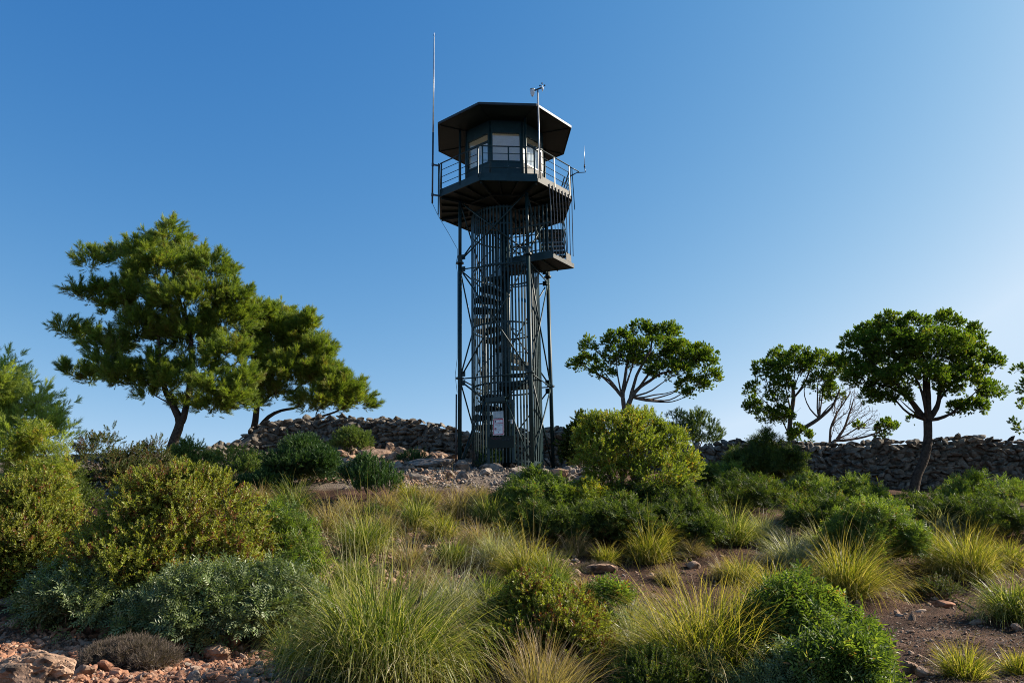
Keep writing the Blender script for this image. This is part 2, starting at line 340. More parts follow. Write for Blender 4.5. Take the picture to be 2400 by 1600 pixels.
# ------------------------------------------------------------------ ground
def make_ground():
    ts = np.concatenate([np.linspace(-14, -1.3, 24, endpoint=False), np.linspace(-1.3, 1.3, 420), np.linspace(1.3, 14, 25)[1:]])
    ds = np.concatenate([[-60, -20, -6, -2, 0, 1.5, 3, 4], np.linspace(4.6, 12, 120), np.linspace(12, 30, 170)[1:], np.geomspace(30, 4000, 60)[1:]])
    Dm, Tm = np.meshgrid(ds, ts, indexing='ij')
    X = Tm*np.maximum(np.abs(Dm), 9)*np.where(np.abs(Tm) > 1.3, 1, 1); X = Tm*np.maximum(Dm, 6); Y = Dm
    Z = zg(X, Y)
    V = np.stack([X, Y, Z], -1).reshape(-1, 3); nd, ntt = Dm.shape
    i = (np.arange(nd-1)[:, None]*ntt+np.arange(ntt-1)[None]).ravel()
    F = np.stack([i, i+1, i+ntt+1, i+ntt], -1)
    x, y = V[:, 0], V[:, 1]
    # rocky: foreground left, terrace below the tower, rubble slope ; otherwise reddish soil
    nz = fbm(np.c_[x*.9, y*.9, x*0], 3)
    fg = np.clip(1.6-np.abs(x+3.2)/2.6, 0, 1)*np.clip((10.2-y)/1.0, 0, 1)
    ter = np.clip((y-18.4+nz*3)/1.0, 0, 1)*np.clip((3.2-x)/1.5, 0, 1)
    mask = np.clip(np.maximum(fg, ter)+nz*.4, 0, 1); warm = np.where(y < 13, 1., 0.)
    m, n, out = newmat('ground_soil'); L = n.links.new
    g = N(n, 'ShaderNodeNewGeometry'); a = N(n, 'ShaderNodeAttribute', attribute_name='var'); b = N(n, 'ShaderNodeAttribute', attribute_name='tt')
    n1 = N(n, 'ShaderNodeTexNoise', i_Scale=1.3, i_Detail=8.0); L(g.outputs['Position'], n1.inputs[0])
    soil = ramp(n, [(.3, (.048, .025, .016)), (.5, (.095, .050, .032)), (.7, (.19, .112, .074))]); L(n1.outputs[0], soil.inputs[0])
    tan = ramp(n, [(.3, (.20, .10, .065)), (.55, (.30, .165, .11)), (.75, (.22, .12, .08))]); L(n1.outputs[0], tan.inputs[0])
    gry = ramp(n, [(.3, (.15, .12, .10)), (.55, (.25, .205, .17)), (.75, (.18, .14, .115))]); L(n1.outputs[0], gry.inputs[0])
    rk = N(n, 'ShaderNodeMixRGB'); L(b.outputs['Fac'], rk.inputs[0]); L(gry.outputs[0], rk.inputs[1]); L(tan.outputs[0], rk.inputs[2])
    mx = N(n, 'ShaderNodeMixRGB'); L(a.outputs['Fac'], mx.inputs[0]); L(soil.outputs[0], mx.inputs[1]); L(rk.outputs[0], mx.inputs[2])
    v = N(n, 'ShaderNodeTexVoronoi', i_Scale=26.0); L(g.outputs['Position'], v.inputs[0])
    v2 = N(n, 'ShaderNodeTexVoronoi', i_Scale=70.0); L(g.outputs['Position'], v2.inputs[0])
    sv = N(n, 'ShaderNodeSeparateColor'); L(v2.outputs['Color'], sv.inputs[0])
    rs = ramp(n, [(.0, (.55, .5, .48)), (.75, (1, 1, 1)), (.9, (1.0, 1.0, 1.0)), (1, (2.1, 1.95, 1.8))]); L(sv.outputs[0], rs.inputs[0])
    mu = N(n, 'ShaderNodeMixRGB', blend_type='MULTIPLY'); mu.inputs[0].default_value = .8; L(mx.outputs[0], mu.inputs[1]); L(rs.outputs[0], mu.inputs[2])
    n3 = N(n, 'ShaderNodeTexNoise', i_Scale=35.0, i_Detail=8.0); L(g.outputs['Position'], n3.inputs[0])
    ad = N(n, 'ShaderNodeMath', operation='ADD'); L(v.outputs['Distance'], ad.inputs[0]); L(n3.outputs[0], ad.inputs[1])
    ad2 = N(n, 'ShaderNodeMath', operation='SUBTRACT'); L(ad.outputs[0], ad2.inputs[0]); L(v2.outputs['Distance'], ad2.inputs[1])
    bp = N(n, 'ShaderNodeBump', i_Strength=.9, i_Distance=.035); L(ad2.outputs[0], bp.inputs['Height'])
    p = N(n, 'ShaderNodeBsdfPrincipled', i_Roughness=.95); p.inputs['Specular IOR Level'].default_value = .15
    L(mu.outputs[0], p.inputs['Base Color']); L(bp.outputs[0], p.inputs['Normal']); L(p.outputs[0], out.inputs[0])
    o = link_mesh('ground', V, [F], m, None, mask, warm, True); o['kind'] = 'structure'
make_ground()

# ------------------------------------------------------------------ stones
def ico(sub):
    import bmesh
    bm = bmesh.new(); bmesh.ops.create_icosphere(bm, subdivisions=sub, radius=1)
    V = np.array([v.co[:] for v in bm.verts]); F = np.array([[v.index for v in f.verts] for f in bm.faces]); bm.free(); return unit(V), F
_ICO = {k: ico(k) for k in (1, 2, 3, 5)}
def rock_shape(sub, seed, planes=14, asp=(1, .8, .6), rough=.06, sharp=14, pits=0):
    r_ = np.random.default_rng(seed); V, F = _ICO[sub]
    n = unit(r_.normal(size=(planes, 3))); h = r_.uniform(.62, 1.0, planes)
    dn = V@n.T; q = np.where(dn > .05, h/np.maximum(dn, .05), 9)
    rad = -np.log(np.exp(-sharp*np.minimum(q, 2)).sum(1))/sharp
    rad = np.clip(rad, .3, 1.4)*(1+fbm(V*2.1+seed, 4)*rough*6)
    if pits: rad = rad-np.clip(fbm(V*5+seed*3, 3)*1.6, 0, .3)*pits
    return V*rad[:, None]*np.array(asp), F
_ROCKS = {k: [rock_shape(k, s*7+k, planes=11+s % 5, asp=(1, .62+.1*(s % 4), .45+.09*(s % 4)), rough=.045 if k < 3 else .06) for s in range(10)] for k in (1, 2, 3)}
def rotm(ax, ay, az):
    cx, sx, cy, sy, cz, sz = np.cos(ax), np.sin(ax), np.cos(ay), np.sin(ay), np.cos(az), np.sin(az)
    o = np.ones_like(cz*cx*cy); z = np.zeros_like(o)
    X = np.stack([o, z, z, z, cx*o, -sx*o, z, sx*o, cx*o], -1).reshape(*o.shape, 3, 3)
    Y = np.stack([cy*o, z, sy*o, z, o, z, -sy*o, z, cy*o], -1).reshape(*o.shape, 3, 3)
    Z = np.stack([cz*o, -sz*o, z, sz*o, cz*o, z, z, z, o], -1).reshape(*o.shape, 3, 3)
    return Z@Y@X
def rocks_mesh(name, P, S, mat, lvl=1, tilt=.5, az=None, parent=None, origin=None):
    P = np.asarray(P, float); n = len(P); S = np.asarray(S, float)
    if S.ndim == 1: S = np.repeat(S[:, None], 3, 1)
    a = rng.uniform(0, 6.28, n) if az is None else az
    Rm = rotm(rng.normal(0, tilt, n), rng.normal(0, tilt, n), a)
    Vs, Fs, va, off = [], [], [], 0
    kind = rng.integers(0, 10, n)
    for k in range(10):
        ii = np.where(kind == k)[0]
        if not len(ii): continue
        V, F = _ROCKS[lvl][k]
        W = np.einsum('nij,nvj->nvi', Rm[ii], V[None]*S[ii][:, None])+P[ii][:, None]
        Vs.append(W.reshape(-1, 3)); Fs.append((F[None]+(np.arange(len(ii))*len(V))[:, None, None]+off).reshape(-1, 3)); off += W.shape[0]*W.shape[1]
        va.append(np.repeat(rng.random(len(ii)), len(V)))
    return link_mesh(name, np.concatenate(Vs), [np.concatenate(Fs)], mat, parent, np.concatenate(va), None, False, origin)

# ------------------------------------------------------------------ leaves
def leaf(base, d, nrm, L, W, fold=0.0):
    d = unit(d); s = unit(np.cross(d, nrm)); n_ = np.cross(s, d)
    base = np.array(base, float)
    return np.array([base, base+d*L*.45+s*W/2+n_*fold*W, base+d*L-n_*L*.12, base+d*L*.45-s*W/2+n_*fold*W])
def shoot(kind, seed):
    r_ = np.random.default_rng(seed); V = []; F = []; tt = []
    def addq(q):
        F.append([len(V)*1+i for i in range(4)]) if False else None
        b = len(tt); V.extend(q); F.append([b, b+1, b+2, b+3]); tt.extend([0, .5, 1, .5])
    if kind == 'needles':           # long needles round a shoot, unit length 1
        for i in range(34):
            t = r_.uniform(0, 1); a = r_.uniform(0, 6.28); sp = r_.uniform(.25, .75)
            d = unit([math.cos(a)*sp, math.sin(a)*sp, 1]); b = np.array([0, 0, t*.75]); l = r_.uniform(.35, .55)
            s = unit(np.cross(d, [math.sin(a+1), math.cos(a), .3]))*.017; q = [b-s, b+s, b+d*l+s*.3, b+d*l-s*.3]; addq(q)
        addq([np.array([-.02, 0, 0]), np.array([.02, 0, 0]), np.array([.008, 0, .8]), np.array([-.008, 0, .8])])
    elif kind == 'rosette':         # broad leaves bunched at a shoot end
        for i in range(13):
            t = i/12; a = i*2.4+r_.uniform(-.3, .3); el = 1.15-1.05*t
            d = [math.cos(a)*math.sin(el), math.sin(a)*math.sin(el), math.cos(el)+.15]
            addq(leaf([0, 0, .1+.5*t], d, [r_.normal()*.3, r_.normal()*.3, 1], r_.uniform(.42, .62), r_.uniform(.20, .27), .15))
    elif kind == 'fine':            # tiny leaves along an upright shoot
        for i in range(18):
            t = i/17; a = i*2.4+r_.uniform(-.4, .4); el = 1.0-.5*t
            d = [math.cos(a)*math.sin(el), math.sin(a)*math.sin(el), math.cos(el)]
            addq(leaf([math.sin(t*2)*.05, 0, t*.85], d, [r_.normal()*.4, r_.normal()*.4, 1], r_.uniform(.16, .30)*(1.1-.3*t), r_.uniform(.09, .14), .1))
    elif kind == 'pinnate':         # compound leaves, pairs of leaflets
        for k in range(5):
            a = k*2.4+r_.uniform(-.3, .3); el = r_.uniform(.3, 1.1); d = np.array([math.cos(a)*math.sin(el), math.sin(a)*math.sin(el), math.cos(el)])
            b = np.array([0, 0, k*.12]); sd_ = unit(np.cross(d, [0, 0, 1.])); up = np.cross(sd_, d)
            for j in range(4):
                c = b+d*(.14+.13*j)
                for sg in (-1, 1): addq(leaf(c, sd_*sg*.9+d*.65+up*r_.normal()*.12, up, r_.uniform(.19, .24), r_.uniform(.065, .085), .1))
            addq(leaf(b+d*.62, d, up, .22, .08, .1))
    elif kind == 'scale':           # juniper sprays
        for i in range(22):
            t = r_.uniform(0, 1); a = r_.uniform(0, 6.28); el = r_.uniform(.25, .8)
            d = unit([math.cos(a)*math.sin(el), math.sin(a)*math.sin(el), math.cos(el)]); b = np.array([0, 0, t*.7]); l = r_.uniform(.18, .34)
            s = unit(np.cross(d, r_.normal(size=3)))*.028; addq([b-s, b+s*.9, b+d*l+s*.4, b+d*l-s*.4])
    elif kind == 'thorn':
        for i in range(16):
            a = r_.uniform(0, 6.28); el = r_.uniform(0, 1.2)
            d = unit([math.cos(a)*math.sin(el), math.sin(a)*math.sin(el), math.cos(el)]); b = d*r_.uniform(0, .4); l = r_.uniform(.4, .7)
            s = unit(np.cross(d, r_.normal(size=3)))*.022; addq([b-s, b+s, b+d*l+s*.2, b+d*l-s*.2])
    return np.array(V), np.array(F), np.array(tt)
_SH = {k: [shoot(k, i) for i in range(6)] for k in ('needles', 'rosette', 'fine', 'pinnate', 'scale', 'thorn')}
def frames(d, spin):
    d = unit(d); ref = np.where(np.abs(d[:, 2:3]) > .93, np.array([[1., 0, 0]]), np.array([[0, 0, 1.]]))
    a = unit(np.cross(ref, d)); b = np.cross(d, a); c, s = np.cos(spin)[:, None], np.sin(spin)[:, None]
    return np.stack([a*c+b*s, -a*s+b*c, d], -1)
def scatter(kind, P, Dr, S, var):
    n = len(P); Rm = frames(Dr, rng.uniform(0, 6.28, n)); k_ = rng.integers(0, 6, n); Vs, Fs, va, ta, off = [], [], [], [], 0
    for k in range(6):
        ii = np.where(k_ == k)[0]
        if not len(ii): continue
        V, F, t = _SH[kind][k]
        W = np.einsum('nij,nvj->nvi', Rm[ii], V[None]*S[ii][:, None, None])+P[ii][:, None]
        Vs.append(W.reshape(-1, 3).astype(np.float32)); Fs.append((F[None]+(np.arange(len(ii))*len(V))[:, None, None]+off).reshape(-1, 4)); off += len(ii)*len(V)
        nl = len(V)//4
        vv = np.clip(np.repeat(var[ii][:, None], nl, 1)+rng.normal(0, .15, (len(ii), nl)), 0, 1)
        va.append(np.repeat(vv, 4, 1).ravel()); ta.append(np.tile(t, len(ii)))
    return np.concatenate(Vs), np.concatenate(Fs), np.concatenate(va), np.concatenate(ta)

# lobes: (centre xyz, radii xyz)
def crown_points(lobes, nsub, rsub, nshoot, low=-.35, up=.45, holes=.0, sub_in=.55, zs=.8, spray=0):
    """clumps on every lobe, shoots on every clump"""
    Ps, Ds, Vs = [], [], []
    tot = sum(l[1][0]*l[1][2] for l in lobes)
    for c, r in lobes:
        c = np.array(c, float); r = np.array(r, float)
        m = max(2, int(round(nsub*r[0]*r[2]/tot)))
        d = unit(rng.normal(size=(m*4, 3))); d = d[d[:, 2] > low][:m]; m = len(d)
        q = rng.uniform(sub_in, 1.0, m)**.7
        cc = c+d*r*q[:, None]; rs = rsub*rng.uniform(.6, 1.25, m)
        cv = rng.uniform(0, 1, m)
        k = np.repeat(np.arange(m), nshoot)
        dd = unit(rng.normal(size=(len(k), 3))+np.array([0, 0, .35])+d[k]*.5)
        P = cc[k]+dd*rs[k][:, None]*np.array([1, 1, zs])*(rng.uniform(.35, 1.0, len(k))+(rng.random(len(k)) < .10)*rng.uniform(.1, .6, len(k)))[:, None]
        D_ = unit(dd*.8+d[k]*.35+np.array([0, 0, up])+rng.normal(0, .18, (len(k), 3)))
        if spray:
            ax_ = unit(d*np.array([1, 1, .7])+np.array([0, 0, up*.7])+rng.normal(0, .25, d.shape)); t_ = rng.uniform(-.2, 1, len(k)); ln_ = spray*rng.uniform(.6, 1.3, m)
            P = cc[k]+ax_[k]*(t_*ln_[k])[:, None]+dd*(rs[k]*(1.05-.75*np.clip(t_, 0, 1)))[:, None]*rng.uniform(.2, 1, len(k))[:, None]; D_ = unit(ax_[k]*.9+dd*.7+rng.normal(0, .15, P.shape))
        Ps.append(P); Ds.append(D_); Vs.append(np.clip(cv[k]*.55+rng.uniform(0, .45, len(k)), 0, 1))
    P = np.concatenate(Ps); D_ = np.concatenate(Ds); v = np.concatenate(Vs)
    if holes: 
        ok = fbm(P*4.2, 2)+.25 > holes*rng.uniform(.85, 1.15, len(P)); P, D_, v = P[ok], D_[ok], v[ok]
    return P, D_, v
def grow(root_paths, targets, bias=.35, r_tip=.006, expo=.47, rmax=None, wob=.12):
    """limbs: fixed trunk paths first, then every target joins the nearest limb (greedy tree with a path-length bias)"""
    nodes = []; par = []; rad0 = []
    for path in root_paths:
        prev = -1
        for j, (p, r) in enumerate(path):
            p = np.array(p, float)
            if j == 0 and nodes:
                dd = [np.linalg.norm(p-q) for q in nodes]; prev = int(np.argmin(dd))
                if dd[prev] < .02: continue
            nodes.append(p); par.append(prev); rad0.append(r); prev = len(nodes)-1
    plen = [0.0]*len(nodes)
    for i in range(len(nodes)):
        if par[i] >= 0: plen[i] = plen[par[i]]+np.linalg.norm(nodes[i]-nodes[par[i]])
    T = np.array(targets, float); n0 = len(nodes); nt_ = len(T)
    best = np.full(nt_, np.inf); bp = np.zeros(nt_, int); bd = np.zeros(nt_)
    base = nodes[0]
    def upd(i):
        nonlocal best
        v = T-nodes[i]; d = np.linalg.norm(v, axis=1); cost = d+bias*plen[i]+np.maximum(0, -v[:, 2])*1.2*d/(d+.3)
        b = cost < best; best = np.where(b, cost, best); bp[b] = i; bd[b] = d[b]
    for i in range(n0): 
        if i > 0 or n0 == 1: upd(i)
    done = np.zeros(nt_, bool)
    for _ in range(nt_):
        c = np.where(done, np.inf, best); k = int(np.argmin(c)); done[k] = True
        nodes.append(T[k]); par.append(int(bp[k])); rad0.append(0); plen.append(plen[bp[k]]+bd[k]); upd(len(nodes)-1)
    n = len(nodes); ch = [[] for _ in range(n)]
    for i in range(n):
        if par[i] >= 0: ch[par[i]].append(i)
    cnt = np.zeros(n)
    order = sorted(range(n), key=lambda i: -plen[i])
    for i in order:
        cnt[i] = max(cnt[i], 1)
        if par[i] >= 0: cnt[par[i]] += cnt[i]
    rr = r_tip*cnt**expo
    for i in range(n0): rr[i] = rad0[i]
    nodes = np.array(nodes); mb = MB()
    for i in range(n): ch[i].sort(key=lambda j: -rr[j]-(1 if j < n0 else 0))
    start = [0]+[j for i in range(n) for j in ch[i][1:]]
    for s0 in start:
        pts = [] ; rs = []
        if par[s0] >= 0: pts.append(nodes[par[s0]]); rs.append(min(rr[par[s0]], rr[s0]*1.25))
        i = s0
        while True:
            pts.append(nodes[i]); rs.append(rr[i])
            if not ch[i]: break
            i = ch[i][0]
        if len(pts) < 2: continue
        P = [pts[0]]; Q = [rs[0]]
        for a in range(len(pts)-1):
            l = np.linalg.norm(pts[a+1]-pts[a]); k = max(1, min(4, int(l/.18)))
            for j in range(1, k+1):
                t = j/k; q = pts[a]*(1-t)+pts[a+1]*t
                if j < k: q = q+rng.normal(0, wob*.18*min(l, 1), 3)+np.array([0, 0, -.03*l*math.sin(math.pi*t)])
                P.append(q); Q.append(rs[a]*(1-t)+rs[a+1]*t)
        Q = np.maximum(np.array(Q), .0025)
        P = np.array(P)
        if len(P) > 3:
            P2 = P.copy(); P2[1:-1] = (P[:-2]+2*P[1:-1]+P[2:])/4; P = P2
        mb.tube(P, Q, 9 if Q[0] > .05 else (6 if Q[0] > .02 else 4), cap=False)
    return mb
def subsample(P, n):
    return P[rng.permutation(len(P))[:n]]
def px_lobe(u, v, ru, rv, d, depth=1.0):
    p = at(u, v, d); s = ppm(p); return (p, (ru/s, max(ru, rv)/s*depth*.9, rv/s))

def make_tree(name, base, label, cat, trunk_paths, lobes, kind, leafm, barkm, nsub, rsub, nshoot, size, ntarget, bias=.35, r_tip=.006, extra=None, group=None, low=-.35, up=.45, holes=0, trunkname='trunk', crownname='crown', sub_in=.55, expo=.47, zs=.8, inner=0, spray=0):
    t = thing(name, base, label, cat, group)
    P, D_, v = crown_points(lobes, nsub, rsub, nshoot, low, up, holes, sub_in, zs, spray)
    S = size*rng.uniform(.7, 1.25, len(P))
    V, F, va, ta = scatter(kind, P, D_, S, v)
    link_mesh(crownname, V, [F], leafm, t, va, ta)
    tg = subsample(P-D_*size*.3, ntarget)
    if inner:
        f0 = np.array(trunk_paths[0][-1][0]); q = subsample(P, inner); tg = np.concatenate([tg, f0+(q-f0)*rng.uniform(.35, .85, (len(q), 1))+rng.normal(0, .05, q.shape)])
    if extra is not None: tg = np.concatenate([tg, extra])
    grow(trunk_paths, tg, bias, r_tip, expo).build(trunkname, barkm, t, True)
    return t

# ------------------------------------------------------------------ shrubs
def shrub(name, label, cat, base, w_, h_, kind, leafm, size, n, stemm='twig', dep=.8, nl=6, rsub=.16, nshoot=14, dome=1.0, holes=0, group=None, seed=0, low=-.1, up=.5, ntarget=70, r_tip=.004, lean=0):
    """rounded bush: lobes in a half ellipsoid standing on its base point"""
    base = np.array(base, float); lobes = [(base+np.array([0, 0, h_*.40]), (w_*(.42+.04*(dome > 1)), w_*.42*dep, h_*(.46+.09*(dome > 1)))), (base+np.array([w_*.05, 0, h_*.25]), (w_*.46, w_*.44*dep, h_*.28))]
    rs = np.random.default_rng(seed+17)
    for i in range(nl):
        a = 6.283*i/nl+rs.uniform(-.4, .4); q = rs.uniform(.45, .78); hh = h_*rs.uniform(.45, .95)*(1-.35*q*dome)
        c = base+np.array([math.cos(a)*w_*.5*q+lean*hh, math.sin(a)*w_*.5*dep*q, hh*.55])
        r = w_*rs.uniform(.13, .27); lobes.append((c, (r, r*dep*1.1, hh*.45)))
    for i in range(nl//2):
        a = rs.uniform(0, 6.28); q = rs.uniform(0, .3); r = w_*rs.uniform(.08, .16); lobes.append((base+np.array([math.cos(a)*w_*.5*q+lean*h_, math.sin(a)*w_*.4*q, h_*rs.uniform(.66, .86)]), (r, r, h_*.13)))
    t = thing(name, base, label, cat, group)
    P, D_, v = crown_points(lobes, n, rsub, nshoot, low, up, holes)
    g = zg(P[:, 0], P[:, 1]); ok = P[:, 2] > g+.02; P, D_, v = P[ok], D_[ok], v[ok]
    S = size*rng.uniform(.7, 1.3, len(P)); V, F, va, ta = scatter(kind, P, D_, S, v)
    link_mesh('foliage', V, [F], leafm, t, va, ta)
    roots = [[(base-np.array([0, 0, .1]), .03), (base+np.array([0, 0, h_*.12]), .025)]]
    grow(roots, subsample(P-D_*size*.2, ntarget), .25, r_tip).build('stems', M[stemm], t, True)
    return t

# ------------------------------------------------------------------ tussock grass
def blades(n, L, r0, tilt, droop, w_, seed, segs=7, stalks=0, comb=(0, 0), lmin=.45):
    r_ = np.random.default_rng(seed)
    a = r_.uniform(0, 2*math.pi, n); q = np.sqrt(r_.random(n)); ln = L*r_.uniform(lmin, 1.0, n)*(1.05-.15*q)
    base = np.stack([np.cos(a)*q*r0, np.sin(a)*q*r0, np.zeros(n)-.03], -1)
    a2 = a+r_.normal(0, .75, n)
    phi0 = np.clip(tilt*q*r_.uniform(.3, 1.15, n)+r_.normal(0, .07, n), -.3, 1.5)
    k = droop*1.2*r_.uniform(.25, 1.6, n)*(.6+.6*q); pw = r_.uniform(1.5, 2.6, n); w = w_*r_.uniform(.6, 1.25, n); var = r_.random(n)
    nd = int(n*.14); sk = r_.permutation(n)[:nd]; phi0[sk] = r_.uniform(.5, 1.35, nd)*min(1, tilt); k[sk] = r_.uniform(.4, 1.8, nd); ln[sk] *= .8; var[sk] = r_.uniform(.78, 1, nd)
    if stalks:
        ln[:stalks] = L*r_.uniform(1.05, 1.5, stalks); phi0[:stalks] = r_.uniform(-.1, .4, stalks); k[:stalks] = r_.uniform(.1, 1.1, stalks); w[:stalks] = w_*.5; var[:stalks] = r_.uniform(.85, 1, stalks)
    P = base.copy(); pts = [P.copy()]; hz = np.stack([np.cos(a2), np.sin(a2)], -1)+np.array(comb)
    wob = r_.normal(0, .35, n)
    for s in range(segs):
        t = (s+.5)/segs; ph = np.clip(phi0+k*t**pw, -.4, 2.75)
        c, sn = np.cos(wob*t*2), np.sin(wob*t*2); hx = hz[:, 0]*c-hz[:, 1]*sn; hy = hz[:, 0]*sn+hz[:, 1]*c
        st = (ln/segs)[:, None]*np.stack([np.sin(ph)*hx, np.sin(ph)*hy, np.cos(ph)], -1)
        P = P+st; pts.append(P.copy())
    pts = np.stack(pts, 1)                                      # n, segs+1, 3
    tw = r_.uniform(0, math.pi, n); sd_ = np.stack([np.cos(tw), np.sin(tw), np.zeros(n)], -1)
    tt = np.linspace(0, 1, segs+1); wd = np.minimum(1, .55+tt*1.5)*(1-tt**2.2*.88)
    off = sd_[:, None]*(w[:, None]*wd[None])[..., None]*.5
    V = np.stack([pts-off, pts+off], 2).reshape(n, -1, 3)       # n, (segs+1)*2, 3
    m = (segs+1)*2; i = np.arange(segs)*2
    f = np.stack([i, i+1, i+3, i+2], -1); F = (f[None]+(np.arange(n)*m)[:, None, None]).reshape(-1, 4)
    return V.reshape(-1, 3), F, np.repeat(var, m), np.tile(np.repeat(tt, 2), n)
def tussock(base, label, n, L, r0, tilt, droop, w_, mat, seed, stalks=0, comb=(0, 0), lmin=.45, group='tussocks of grass on the slope'):
    V, F, va, ta = blades(n, L, r0, tilt, droop, w_, seed, stalks=stalks, comb=comb, lmin=lmin)
    o = link_mesh('grass_tussock', V+np.array(base), [F], mat, None, va, ta, False, base)
    return tag(o, label, 'grass', group)
# ------------------------------------------------------------------ the watchtower
ZB = 2.32
def octv(Rr, rot=TROT, n=8):
    return [(Rr*math.cos(R(-112.5+45*k)+rot), D+Rr*math.sin(R(-112.5+45*k)+rot)) for k in range(n)]
def legp(k, r=1.5): a = R(207.6+90*k)+LROT; return np.array([r*math.cos(a), D+r*math.sin(a)])
def p3(p, z): return np.array([p[0], p[1], z])
tw = thing('watchtower', (0, D, ZB), 'tall dark green steel fire watchtower with octagonal cabin and spiral stair', 'watchtower')
G, GD, GW = M['green'], M['green_dark'], M['green_worn']
Z3, Z4, ZP, ZR, ZL = 8.34, 4.82, 10.33, 12.74, 8.30     # clamps, lower clamps, deck underside, roof underside, landing
ZS = 8.12                                               # upper strut ring
# legs run from the ground through the deck up to the roof
for k in range(4):
    p = legp(k); mb = MB()
    mb.tube([p3(p, float(zg(p[0], p[1]))-.3), p3(p, Z3)], .058, 14).tube([p3(p, Z3), p3(p, ZP+.05)], .050, 14).tube([p3(p, ZP+.05), p3(p, ZR+.02)], .036, 12)
    lg = mb.build('leg', GW, tw, True)
    for z in (Z3-.02, Z4): MB().tube([p3(p, z-.02), p3(p, z+.02)], .115, 12).build('clamp_ring', G, lg)
    MB().tube([p3(p, Z3), p3(p, Z3+.22)], .075, 10).build('sleeve', G, lg); MB().tube([p3(p, ZB-.35), p3(p, ZB-.02)], .10, 10).build('foot', G, lg)
    for z in (Z3+.16, ZS, Z4+.12, Z4-.14):
        for j in (1, 3):
            q = legp((k+j) % 4); d = unit(q-p); a = p+d*.04; b = p+d*.17; MB().bar(p3(a, z), p3(b, z), .012, .16).build('gusset_plate', G, lg)
def rod(p, q, r=.023, name='brace', m=G): return MB().tube([p, q], r, 8).build(name, m, tw, True)
for k in range(4):
    a, b = legp(k), legp((k+1) % 4); d = unit(b-a); a = a+d*.09; b = b-d*.09
    z_g = ZB+.1
    for z in (ZS, Z4-.02): rod(p3(a, z), p3(b, z), .02, 'ring_strut')
    bays = [(ZP-.12, Z3+.12), (ZS-.12, Z4+.12)]
    for zt, zb in bays:
        rod(p3(a, zt), p3(b, zb)); rod(p3(a, zb), p3(b, zt))
    if k == 0:            # the door side has a portal frame instead of a cross
        n_ = np.array([d[1], -d[0]]); L_ = np.linalg.norm(b-a)
        # portal corners, matched to the door header
        h1 = a+d*L_*.36; h2 = a+d*L_*.66; zh = 4.12
        rod(p3(a, Z4-.14), p3(h1, zh), .024); rod(p3(b, Z4-.14), p3(h2, zh), .024)
        rod(p3(h1, zh), p3(a, z_g), .024); rod(p3(h2, zh), p3(b, z_g), .020)
        mb = MB(); mb.bar(p3(h1, zh), p3(h2, zh), .09, .13); mb.build('portal_header', G, tw)
    else:
        rod(p3(a, Z4-.14), p3(b, z_g)); rod(p3(a, z_g), p3(b, Z4-.14))
# stair column, treads
RC = 1.03
col = MB().tube([(0, D, ZB-.2), (0, D, ZP)], .155, 20); col.build('stair_column', G, tw, True)
def sector(r0, r1, a0, a1, n=5):
    A = np.linspace(a0, a1, n+1)
    return [(r0*math.cos(a), D+r0*math.sin(a)) for a in A]+[(r1*math.cos(a), D+r1*math.sin(a)) for a in A[::-1]]
def tread(a_deg, z, span=24, name='tread'):
    a0, a1 = R(a_deg-span/2), R(a_deg+span/2)
    mb = MB(); mb.prism(sector(.12, RC-.05, a0, a1, 3 if span < 40 else 8), z-.035, z)
    e = a0                                                      # front lip of folded plate
    p = np.array([.13*math.cos(e), D+.13*math.sin(e)]); q = np.array([(RC-.06)*math.cos(e), D+(RC-.06)*math.sin(e)])
    mb.bar(p3(p, z-.075), p3(q, z-.075), .012, .12)
    A = np.linspace(a0, a1, 4 if span < 40 else 9)
    for i in range(len(A)-1):
        mb.bar(((RC-.05)*math.cos(A[i]), D+(RC-.05)*math.sin(A[i]), z-.06), ((RC-.05)*math.cos(A[i+1]), D+(RC-.05)*math.sin(A[i+1]), z-.06), .012, .10)
    return mb.build(name, GD, tw)
HELIX = []
for i, a in enumerate([75, 98, 120, 142, 164, 186, 208, 230]): z = 2.62+.24*i; tread(a, z); HELIX.append((a, z))
tread(296, 4.60, 86, 'tread'); HELIX += [(256, 4.6), (300, 4.6), (336, 4.62)]
for i in range(14): a = 350+22*i; z = 4.84+.247*i; tread(a, z, 23); HELIX.append((a, z))
HELIX.append((660, ZL+.05))
# helical hand rails
for off, r in ((.92, .014), (.50, .010)):
    pts = []
    hs = np.array(HELIX, float)
    for a in np.linspace(hs[0, 0], hs[-1, 0], 120):
        z = np.interp(a, hs[:, 0], hs[:, 1]); pts.append(((RC-.07)*math.cos(R(a)), D+(RC-.07)*math.sin(R(a)), z+off))
    MB().tube(pts, r, 6).build('handrail', G, tw, True)
# cage bars
def cagebar(x, y, z0, z1, ang, m=G, w=.046, t=.014): 
    mb = MB(); mb.box((x, y, (z0+z1)/2), (t, w, z1-z0), ang); return mb.build('cage_bar', m, tw)
nb = 62
for i in range(nb):
    a = 360*i/nb+2; ar = R(a); x, y = RC*math.cos(ar), D+RC*math.sin(ar)
    aa = a % 360
    gate = 236 < aa < 282
    if gate: z0, z1 = 4.05, 10.02
    else: z0, z1 = ZB-.1, 10.02
    if aa > 283 or aa < 28: z1 = ZL-.06            # stops under the landing
    elif aa < 100: z1 = 9.15
    cagebar(x, y, z0, z1, ar)
def hoop(z, a0, a1, r=RC, w=.012, h=.05, name='cage_hoop'):
    A = np.radians(np.linspace(a0, a1, max(3, int(abs(a1-a0)/9)))); mb = MB()
    for i in range(len(A)-1):
        mb.bar((r*math.cos(A[i]), D+r*math.sin(A[i]), z), (r*math.cos(A[i+1]), D+r*math.sin(A[i+1]), z), w, h)
    mb.build(name, G, tw)
